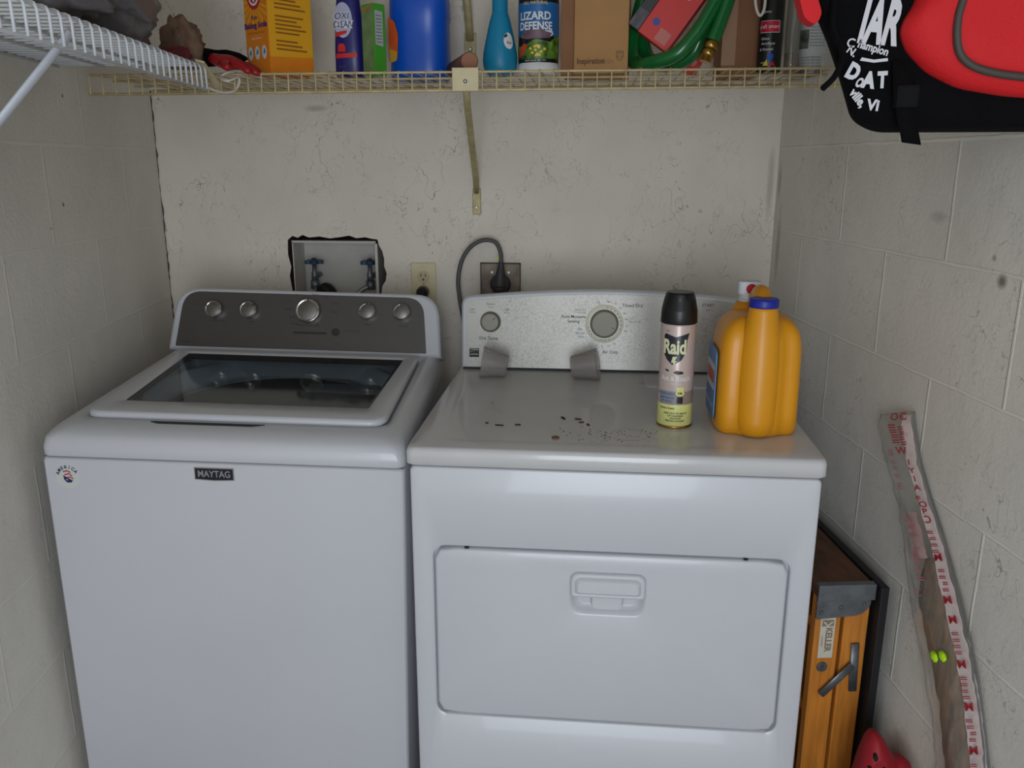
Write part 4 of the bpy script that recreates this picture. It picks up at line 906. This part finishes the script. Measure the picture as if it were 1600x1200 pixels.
# yellow jug
jg = thing('yellow_jug', 'amber yellow handled jug with blue cap standing on the dryer', 'jug', (.640, .205, .9136))
mJ = mat('amber_plastic', C(226, 152, 12), .40, var=.03, vscale=12, coat=.1)
def jug_loop(z, k, kf=1.0, n=96):
    L = []
    for i in range(n):
        t = 2 * PI * i / n; c_, s_ = math.cos(t), math.sin(t); p = 4.5
        hx, hy = .0765 * k, .083 * k
        r = (abs(c_ / hx) ** p + abs(s_ / hy) ** p) ** (-1 / p)
        d = abs(((t - 1.5 * PI + PI) % (2 * PI)) - PI)
        r += kf * (.012 * math.exp(-(d / .30) ** 2) - .006 * math.exp(-((d - .52) / .12) ** 2))
        d2 = abs(((t - .5 * PI + PI) % (2 * PI)) - PI); r -= kf * .006 * math.exp(-((d2 - .5) / .12) ** 2)
        L.append((c_ * r, s_ * r, z))
    return L
b = MB().m(mJ)
b.loft([jug_loop(0, .93, .9), jug_loop(.004, .975, 1), jug_loop(.014, 1.0), jug_loop(.10, .995), jug_loop(.150, .985), jug_loop(.172, .965), jug_loop(.190, .92, .9), jug_loop(.203, .83, .75), jug_loop(.213, .70, .5), jug_loop(.219, .52, .3), jug_loop(.221, .3, .1)], True, True)
# front neck column, rear neck and the handle grow out of the body
b.lathe([(.030, .001), (.036, .010), (.038, .03), (.0385, .10), (.0375, .15), (.034, .19), (.029, .215), (.0255, .235), (.0235, .243)], -.004, -.064, n=40)
b.lathe([(.030, .20), (.030, .214), (.024, .222), (.020, .232)], -.012, .060, n=30)
body = b.build('body', jg)
b = MB().m(mJ); hs = spline([(-.002, -.050, .214), (0, -.036, .244), (.001, -.008, .2555), (.002, .020, .245), (.003, .042, .212)], 6)
b.tube(hs, [.017] * len(hs), n=20, flat=1.0, up=(1, 0, 0)); b.build('handle', jg)
b = MB().m(mat('cobalt_cap', C(24, 40, 156), .4)); L = []
for r_, z_ in ((.0255, .240), (.0262, .242), (.0262, .2535), (.0245, .256)):
    L.append([(-.004 + (r_ - (.0005 if i % 2 else 0)) * math.cos(2 * PI * i / 72), -.064 + (r_ - (.0005 if i % 2 else 0)) * math.sin(2 * PI * i / 72), z_) for i in range(72)])
b.loft(L, True, True); b.build('cap', jg, label='cobalt blue screw cap')
b = MB().m(mat('spigot_white', C(214, 218, 224), .4)); b.lathe([(.017, .226), (.017, .236), (.0155, .237), (.0155, .249), (.019, .250)], -.012, .060, n=30)
b.loft([[(x, y + .060, z) for x, y, z in sq(.0215, .018, q, 4, 32, dx=-.010)] for q in (.247, .249, .268, .2705)], True, True)
sg = sharp(b.build('spigot', jg, label='white push spigot'), 50)
b = MB().m(mat('button_red', C(186, 14, 30), .35)); b.lathe([(.0098, 0), (.0098, .004), (.008, .0055)], mtx=Matrix.Translation((-.008, .0425, .2575)) @ Matrix.Rotation(PI / 2, 4, 'X'), n=24); b.build('button', sg, label='red button')
b = MB(); jl = lambda k: (lambda u, v: Vector((-.0800 - k + .0, u, v)))
b.m(mat('jug_label_blue', C(66, 116, 176), .4, var=.2, vscale=20)); b.prism(rr(-.050, .02, .055, .155, .01), jl(-.002), jl(.0002)); b.m(mat('jug_label_white', C(196, 204, 206), .4)); b.patch(rr(-.045, .075, .05, .125, .008), jl(.0006)); b.m(MATS['label_red_flower']); b.patch(rr(-.04, .088, .045, .112, .006), jl(.001))
b.m(M_WHITEP); b.text('DETERGENT', .016, lambda u, v: Vector((-.0813, -u, v)), off=(0, .045)); b.build('label', jg, label='blue side label')

# dosing cups
cup_c = clear_material('frosted_cup', (.90, .89, .88, 1), .0, .3, C(196, 190, 186), .30)
def cup(loc, rot, label):
    t = thing('dosing_cup', label, 'cup', loc, rot, 'dosing cups on the dryer')
    b = MB().m(cup_c); b.lathe([(.0255, 0), (.0270, .001), (.0330, .040), (.0372, .058), (.0380, .0605), (.0374, .061), (.0350, .058), (.0312, .040), (.0255, .003)], n=40, cap0=True, cap1=False)
    b.build('cup_wall', t); return t
# lying on their sides: the cone rests on its rim edge and its base edge
ta = math.atan((.0378 - .027) / .060)
cup((.130, .528, .9136 + .0272), (0, -PI / 2 + ta, .10), 'clear plastic cup lying on its side, its mouth to the left, below the small knob')
src = [o for o in COL.objects if o.name == 'dosing_cup'][0]
c2_ = src.copy(); c2_.location = (.284, .530, .9136 + .0272); c2_.rotation_euler = (0, PI / 2 - ta, -.12); c2_['label'] = 'clear plastic cup lying on its side, its mouth to the right, below the large knob'; COL.objects.link(c2_)
for ch in list(src.children): q = ch.copy(); q.parent = c2_; COL.objects.link(q)

# debris
PZ = .9136
mLf = [mat('dry_leaf', C(80, 58, 40), .8), mat('dry_leaf_dark', C(44, 34, 28), .8)]
spots = [(.266, .079, .0075, .0062, 0, 0, 'round brown seed lying at the front middle of the dryer top'), (.275, .205, .003, .012, .5, 1, 'dark curled leaf bit beyond the brown seed'), (.155, .145, .009, .0018, -.1, 1, 'long dark leaf sliver left of the brown seed'), (.19, .152, .006, .003, .1, 1, 'short dark leaf flake beside the long sliver'), (.128, .158, .004, .0025, 0, 1, 'leftmost tiny dark flake on the dryer top'), (.305, .20, .008, .004, -.2, 0, 'tan leaf scrap right of the curled leaf bit'), (.325, .165, .003, .008, .3, 0, 'small brown leaf scrap behind the ring stain'), (.312, .18, .006, .003, .4, 0, 'thin brown leaf scrap in the middle of the dryer top')]
for i, (x, y, a, c_, r_, mi, lb) in enumerate(spots):
    b = MB().m(mLf[mi] if i else mat('seed_brown', C(122, 84, 50), .7))
    if i == 0: b.lathe([(.0058, 0), (.0072, .001), (.0068, .0025), (.004, .003)], n=18)
    else:
        pr = [(math.cos(t) * a * random.uniform(.7, 1.1), math.sin(t) * c_ * random.uniform(.7, 1.1)) for t in [k * 2 * PI / 10 for k in range(10)]]
        b.prism(pr, lambda u, v: Vector((u, v, .0)), lambda u, v: Vector((u * .95, v * .95, .0012 + abs(u) * .12)))
    o = b.build('seed' if i == 0 else 'leaf_scrap'); o.location = (x, y, PZ); o.rotation_euler = (0, 0, r_)
    tag(o, lb, 'debris', None if i == 0 else 'leaf scraps on the dryer')
b = MB().m(mat('crumb_brown', C(96, 70, 46), .9))
for i in range(75):
    x, y = random.gauss(.36, .045), random.gauss(.105, .03)
    if i > 70: x, y = random.uniform(.06, .5), random.uniform(.08, .5)
    if not (.055 < x < .68 and .06 < y < .45): continue
    s_ = random.uniform(.0003, .0009); b.box(x - s_ * 1.6, x + s_ * 1.6, y - s_, y + s_, PZ, PZ + s_)
o = b.build('crumbs'); tag(o, 'scattered brown crumbs around the ring stain on the dryer top', 'crumbs'); o['kind'] = 'stuff'

# ================================================================ right side: ladder, board, bag, sleeve
la = thing('wooden_stepladder', 'folded wooden stepladder with grey steel bracket between dryer and right wall', 'stepladder', (.772, .105, 0), (0, 0, math.radians(8.5)))
mW = mat('varnished_pine', C(196, 122, 44), .45, var=.25, vscale=6, stretch=(14, 14, 1.2))
mWd = mat('dark_worn_wood', C(92, 58, 34), .6, var=.4, vscale=7, stretch=(9, 2, 9), bump=.3, bscale=30)
LT = .60
for (x0, x1) in ((.0, .050), (.057, .105)):
    for y0 in (0.0, .225):
        b = MB().m(mW); b.box(x0, x1, y0, y0 + .022, 0, LT, .002); b.build('rail', la)
for zt in (.12, .33, .52):
    b = MB().m(mW); b.box(.004, .046, .022, .225, zt, zt + .02, .002); b.build('step', la)
b = MB().m(mWd); b.box(-.002, .107, -.008, .262, LT, LT + .026, .003); b.build('top_step', la, label='dark worn wooden top step')
b = MB().m(M_STEEL); b.box(-.003, .1085, -.0105, -.006, LT - .004, LT + .0275, .001)
b.prism(roundpoly([(-.002, LT - .045), (.085, LT - .038), (.103, LT - .02), (.103, LT), (-.002, LT)], [.004, .02, .02, .001, .001], 5), fy(-.0025), fy(-.0055))
b.box(-.003, .1085, -.0105, .006, LT + .026, LT + .029, .001)
for x, z in ((.008, LT - .03), (.045, LT - .02), (.09, LT - .014)): b.lathe([(.004, 0), (.002, .002)], mtx=Matrix.Translation((x, -.0055, z)) @ Matrix.Rotation(PI / 2, 4, 'X'), n=10)
b.build('steel_bracket', la, label='grey steel top bracket')
b = MB().m(M_STEEL); b.tube([(.082, -.005, .500), (.087, -.005, .395)], .0085, n=12, flat=.3, up=(1, 0, 0)); b.build('spreader_bar', la)
b = MB().m(M_STEEL); b.tube([(.078, -.010, .455), (.022, -.008, .390)], .0085, n=12, flat=.3, up=(1, 0, 0)); b.build('spreader_bar', la)
b = MB().m(M_STEEL); b.lathe([(.011, 0), (.010, .002)], mtx=Matrix.Translation((.022, -.0005, .448)) @ Matrix.Rotation(PI / 2, 4, 'X'), n=18); b.lathe([(.004, .001), (.003, .005)], mtx=Matrix.Translation((.022, -.0005, .448)) @ Matrix.Rotation(PI / 2, 4, 'X'), n=12); b.build('rivet', la)
b = MB().m(mat('paper_label', C(206, 200, 180), .6)); b.prism(rr(.011, .468, .040, .555, .001, 2), fy(.0005), fy(-.0006))
b.m(mat('label_taupe', C(140, 122, 108), .6)); b.text('KELLER', .0175, fy(-.001), off=(.0285, .508), rot=-PI / 2, bold=.04, sx=.92)
b.patch([(.014, .537), (.037, .537), (.037, .551), (.014, .551)], fy(-.001)); b.text('LADDERS', .0055, fy(-.001), off=(.0165, .505), rot=-PI / 2)
b.m(MATS['paper_label']); b.patch([(.019, .547), (.0255, .540), (.032, .547), (.036, .547), (.0265, .537), (.0245, .537), (.015, .547)], fy(-.0014))
b.build('maker_label', la, label='pale paper label with taupe lettering')

bd = MB().m(mat('black_board', C(20, 18, 22), .6)); th_ = .016
bd.box(0, th_, 0, .40, 0, .628, .002)
o = bd.build('black_board'); o.location = (xr(.10) - .041, .10, 0); o.rotation_euler = (0, 0, math.atan(TR)); tag(o, 'thin black board standing between the stepladder and the right wall', 'board')

rg = thing('red_spotted_bag', 'red bag with dark oval spots at the bottom right by the wall', 'bag', (.885, -.03, 0))
b = MB().m(mat('red_spotted_cloth', C(150, 14, 30), .6, var=.2, vscale=12, bump=.4, bscale=30))
sil = [(-.085, 0), (-.078, .15), (-.062, .28), (-.050, .36), (-.040, .400), (-.030, .413), (-.016, .402), (.0, .375), (.012, .357), (.026, .360), (.040, .350), (.046, .32), (.05, .15), (.05, 0)]
def bulge(y_, k):
    cx_, cz_ = -.012, .16
    return [(cx_ + (x - cx_) * k, y_, max(0, cz_ + (z - cz_) * k)) for x, z in roundpoly(sil, .012, 3)]
b.loft([bulge(.03, .85), bulge(.02, .97), bulge(.0, 1.0), bulge(-.02, .97), bulge(-.032, .85)], True, True); b.build('bag_body', rg)
for x, z in ((-.034, .378), (-.041, .352), (-.018, .355), (.005, .325), (-.05, .30), (-.025, .30), (.02, .29), (-.04, .26)):
    b = MB().m(M_BLACK); b.prism([(x + .0035 * math.cos(t), z + .0065 * math.sin(t)) for t in [k * PI / 6 for k in range(12)]], fy(-.020), fy(-.0335)); b.build('oval_spot', rg)


# plastic sleeve on the right wall: coordinates (s, z) with s = distance in y, carried by the wall plane
def RWp(y, z, off): return Vector((xr(y) - off, y - off * TR, z))
sl_ = thing('plastic_sleeve', 'clear plastic sleeve printed in red leaning on the right wall', 'plastic sleeve', (xr(-.25), -.25, 0))
O_ = sl_.location.copy()
# rows: station v, back edge (y, z), front edge (y, z); the station grows downwards
rows = [(642, 0.235, 0.932, 0.131, 0.969), (665, 0.245, 0.905, 0.12, 0.944), (725, 0.192, 0.845, 0.086, 0.883), (781, 0.142, 0.791, 0.041, 0.833), (836, 0.107, 0.735, -0.005, 0.788), (897, 0.082, 0.668, -0.048, 0.737), (947, 0.055, 0.616, -0.081, 0.696), (1003, 0.020, 0.563, -0.114, 0.65), (1053, -0.013, 0.522, -0.14, 0.609), (1109, -0.044, 0.471, -0.165, 0.56), (1200, -0.079, 0.379, -0.201, 0.48), (1500, -.20, .004, -.335, .006)]
def row_at(v):
    for a, c in zip(rows, rows[1:]):
        if v <= c[0]:
            t = (v - a[0]) / (c[0] - a[0]); return [a[k] + (c[k] - a[k]) * t for k in range(1, 5)]
    return rows[-1][1:]
def sleeve(u, v, off):  # u 0 back edge .. 1 front edge
    y0, z0, y1, z1 = row_at(v); th = .014 * math.sin(PI * min(1, max(0, u))) ** .6 * min(1, (v - 640) / 25)
    wr = .0035 * noise.noise(Vector((u * 7, v * .045, 0))) + .002 * noise.noise(Vector((u * 16, v * .11, 3)))
    return RWp(y0 + (y1 - y0) * u, z0 + (z1 - z0) * u, .005 + off + (th + wr if off > 0 else 0)) - O_
def vs(a, c, n): return [a + (c - a) * i / n for i in range(n + 1)]
b = MB().m(clear_material('clear_film', (.985, .985, .98, 1), .0, .16, C(226, 223, 216), .10))
L = []
for v in vs(642, 1500, 110): L.append([sleeve(i / 18, v, .006) for i in range(19)] + [sleeve(i / 6, v, 0) for i in range(6, -1, -1)])
b.loft(L, True, True); b.build('film', sl_)
b = MB().m(mat('brown_strip_wood', C(124, 98, 74), .35, var=.5, vscale=26, stretch=(3, 3, .8), bump=.6, bscale=40))
def bu(v): return max(.30, .62 - (v - 870) * .005), .84
L = []
for v in vs(872, 1500, 50):
    a_, c_ = bu(v); m_ = (a_ + c_) / 2
    L.append([sleeve(a_, v, .003), sleeve(m_ - .1, v, .0045), sleeve(m_ + .1, v, .0045), sleeve(c_, v, .003), sleeve(c_, v, .0012), sleeve(a_, v, .0012)])
b.loft(L, True, True); b.build('brown_strip', sl_, label='brown strip inside the sleeve')
b = MB().m(mat('strip_pale', C(206, 190, 186), .5))
b.loft([[sleeve(max(.82, .5 if v < 700 else .82), v, .0068), sleeve(.985, v, .0068)] for v in vs(648, 1495, 90)], closed=False)
b.m(mat('strip_pink', C(196, 160, 156), .5)); b.loft([[sleeve(.40, v, .0066), sleeve(.70, v, .0066)] for v in vs(800, 872, 10)], closed=False)
b.m(mat('sleeve_red_print', C(186, 40, 52), .5))
def sl_text(ch, u, v, size, rot_=0.0, **k):
    c0 = sleeve(u, v, .0085); V2 = (sleeve(u, v - 8, 0) - sleeve(u, v + 8, 0)).normalized(); U2 = (sleeve(min(1, u + .1), v, 0) - sleeve(u - .1, v, 0)).normalized()
    nrm = Vector((-1, -TR, 0)).normalized() * .0022
    b.text(ch, size, plane(c0 + nrm, U2, V2), rot=rot_, bold=.012, **k)
k_ = dict(sx=1.9)
for v, ch, u in ((650, 'O', .62), (650, 'C', .86), (704, 'W', .78), (812, 'O', .90), (871, 'M', .905), (937, 'M', .905), (968, 'M', .905), (1038, 'M', .905), (1104, 'M', .905), (1172, 'M', .905), (1250, 'M', .905), (1330, 'M', .905)): sl_text(ch, u, v, .0190, **k_)
for v in (666, 674, 682, 690): sl_text('=', .68, v, .02, sx=2.6); sl_text('=', .84, v + 3, .02, sx=1.8)
for v, ch in ((722, 'I'), (735, 'Y'), (748, 'I'), (762, 'A'), (776, 'e'), (788, 'O'), (799, 'P')): sl_text(ch, .90, v, .015, sx=2.2)
for v0 in (832, 892, 990, 1060, 1126, 1195, 1270):
    for q in range(4): sl_text('=', .905, v0 + q * 10, .014, sx=3.0)
b.m(mat('sleeve_faded_print', C(190, 120, 130), .6))
for v, ch in ((707, 'B'), (760, 'E')): sl_text(ch, .50, v, .018, **k_)
for v in (722, 732, 744): sl_text('=', .52, v, .018, sx=1.9)
for v in (812, 824, 836, 860, 880, 892, 904): sl_text('=', .52, v, .020, sx=2.4)
sl_text('B', .5, 871, .018, **k_); sl_text('C', .42, 925, .018, **k_)
b.build('printed_strip', sl_, label='pale strip with red letters')
for du in (.52, .66):
    b = MB().m(mat('fluorescent_green', C(190, 240, 20), .5)); c0 = sleeve(du, 1024, .012); b.blob(c0, (.005, .012, .008), 3, .2, 2, du); b.build('green_blob', sl_, label='fluorescent green blob')

# ================================================================ backpack hung from the right wall
bp = thing('backpack', 'black and red backpack hanging at the upper right', 'backpack', (.80, -.22, 1.437))
mRF = mat('red_fabric', C(206, 16, 24), .75, bump=.3, bscale=300, var=.08, vscale=6)
mDF = mat('charcoal_piping', C(66, 60, 54), .6)
BX, BZ = .80, 1.437
outl = [(.655, 1.437), (.975, 1.437), (.985, 1.50), (.985, 1.88), (.94, 1.93), (.62, 1.93), (.545, 1.86), (.535, 1.70), (.560, 1.60), (.590, 1.545), (.612, 1.495), (.628, 1.452)]
ob_ = [(x - BX, z - BZ) for x, z in roundpoly(outl, [.022, .03, .02, .02, .05, .07, .05, .05, .02, .02, .02, .012], 5)]
b = MB().m(M_BLACKM)
Y0 = -.30 + .22
def rear(L, d, y): return [(x, y, z) for x, z in ins(L, d)]
b.loft([rear(ob_, .03, .10), rear(ob_, .006, .09), rear(ob_, 0, .07), rear(ob_, 0, Y0 + .03), rear(ob_, .008, Y0 + .006), rear(ob_, .022, Y0 - .001), rear(ob_, .05, Y0 - .004)], True, True)
for v in b.bm.verts:      # the pack leans back along the slanted wall
    d = max(0, v.co.y - Y0); v.co.x += d * .42; v.co.z += d * .13 * (1 if v.co.z < .25 else 0)
    yw = v.co.y - .22; v.co.x = min(v.co.x, xr(yw) - BX - .006)
b.build('main_body', bp)
# clip rear to the slanted wall is not needed: wall is farther right there
def bl(x, z, off=0.0): return Vector((x - BX, Y0 - .004 - off, z - BZ))
b = MB().m(mRF)
pk = [(.694, 1.95), (.694, 1.62), (.6905, 1.585), (.678, 1.563), (.676, 1.551), (.684, 1.532), (.710, 1.507), (.748, 1.489), (.80, 1.480), (.985, 1.466), (.985, 1.93)]
pk = [(x, z) for x, z in pk if z < 1.94] ; pk = [(.70, 1.90)] + pk[0:]
pk = roundpoly([(x, min(z, 1.9)) for x, z in pk], .012, 4)
def pk3(L, off): return [bl(x, z, off) for x, z in L]
b.loft([pk3(pk, -.01), pk3(pk, .008), pk3(ins(pk, .006), .020), pk3(ins(pk, .018), .028), pk3(ins(pk, .05), .033)], True, True)
pocket = b.build('front_pocket', bp, label='red front pocket')
b = MB().m(mDF); pp = [(.745, 1.90), (.735, 1.70), (.733, 1.60), (.728, 1.56), (.733, 1.528), (.748, 1.512), (.775, 1.503), (.81, 1.498), (.86, 1.492), (.93, 1.488)]
b.tube(spline([bl(x, z, .0335) for x, z in pp], 6), .0045, n=8); b.build('piping', pocket, label='charcoal piping')
b = MB().m(mRF); b.prism(roundpoly([(.545, 1.75), (.555, 1.60), (.566, 1.568), (.580, 1.560), (.586, 1.573), (.575, 1.60), (.572, 1.75)], .006, 3), lambda x, z: bl(x, z, .006), lambda x, z: bl(x, z, -.02)); b.build('side_panel', bp, label='red strip at the left edge')
b = MB().m(mat('print_white', C(206, 206, 210), .7)); fb = lambda u, v: bl(u, v, .0042)
b.text('IAR', .066, fb, off=(.6520, 1.561), rot=-.10, sx=.44, bold=.045, shear=.15)
b.text('hampion', .0125, fb, off=(.648, 1.5345), rot=-.28, bold=.03, sx=.85); b.text('C', .014, fb, off=(.622, 1.540), rot=-.1, bold=.02)
b.patch([(.634, 1.521), (.650, 1.5185), (.666, 1.520), (.6655, 1.5235), (.650, 1.5218), (.636, 1.5245)], fb)
b.text('D', .024, fb, off=(.6275, 1.508), rot=-.45, bold=.06, sx=.8); b.text('A', .024, fb, off=(.6465, 1.4985), rot=-.12, bold=.06, sx=.8); b.text('T', .024, fb, off=(.6620, 1.4985), rot=.05, bold=.06, sx=.7); b.text('O', .015, fb, off=(.636, 1.496), rot=-.6, bold=.05, sx=.6)
b.text('ville,', .014, fb, off=(.6360, 1.479), rot=-.85, bold=.04, sx=.9); b.text('Vi', .017, fb, off=(.6545, 1.4705), rot=-.1, bold=.04)
b.text('N.', .012, fb, off=(.624, 1.531), rot=-.6, bold=.03); b.build('white_print', bp)
b = MB().m(M_BLACKM); b.tube(spline([bl(.600, 1.62, .006), bl(.598, 1.56, .008), bl(.612, 1.53, .010), bl(.606, 1.505, .012), bl(.592, 1.489, .012)], 5), .0035, n=8, flat=2.0); b.build('thin_strap', bp)
b = MB().m(mat('buckle_plastic', C(10, 10, 12), .8, spec=.2)); b.box(-.124, -.098, Y0 - .022, Y0 - .004, .030, .056, .003); b.m(M_BLACKM)
b.loft([[bl(x - .010, z, o_), bl(x + .012, z - .003, o_), bl(x + .012, z - .003, o_ + .002), bl(x - .010, z, o_ + .002)] for x, z, o_ in ((.680, 1.52, .006), (.684, 1.48, .012), (.690, 1.455, .013), (.696, 1.44, .011), (.700, 1.428, .010))], True, True)
b.build('buckle_strap', bp, label='black webbing strap end with buckle')
b = MB().m(M_BLACKM); b.tube(spline([(.05, -.02, .47), (.04, .0, .56), (.06, .04, .60), (.08, .06, .56), (.07, .05, .47)], 6), .008, n=10); b.build('hang_loop', bp)
b = MB().m(M_STEEL); hkx = .86; hy_ = -.18
b.tube([(xr(hy_) - .001, hy_, 2.06), (xr(hy_) - .06, hy_, 2.05), (xr(hy_) - .12, hy_, 2.028), (xr(hy_) - .135, hy_, 2.05)], .004, n=8)
tag(b.build('wall_hook'), 'steel hook on the right wall carrying the backpack', 'hook')
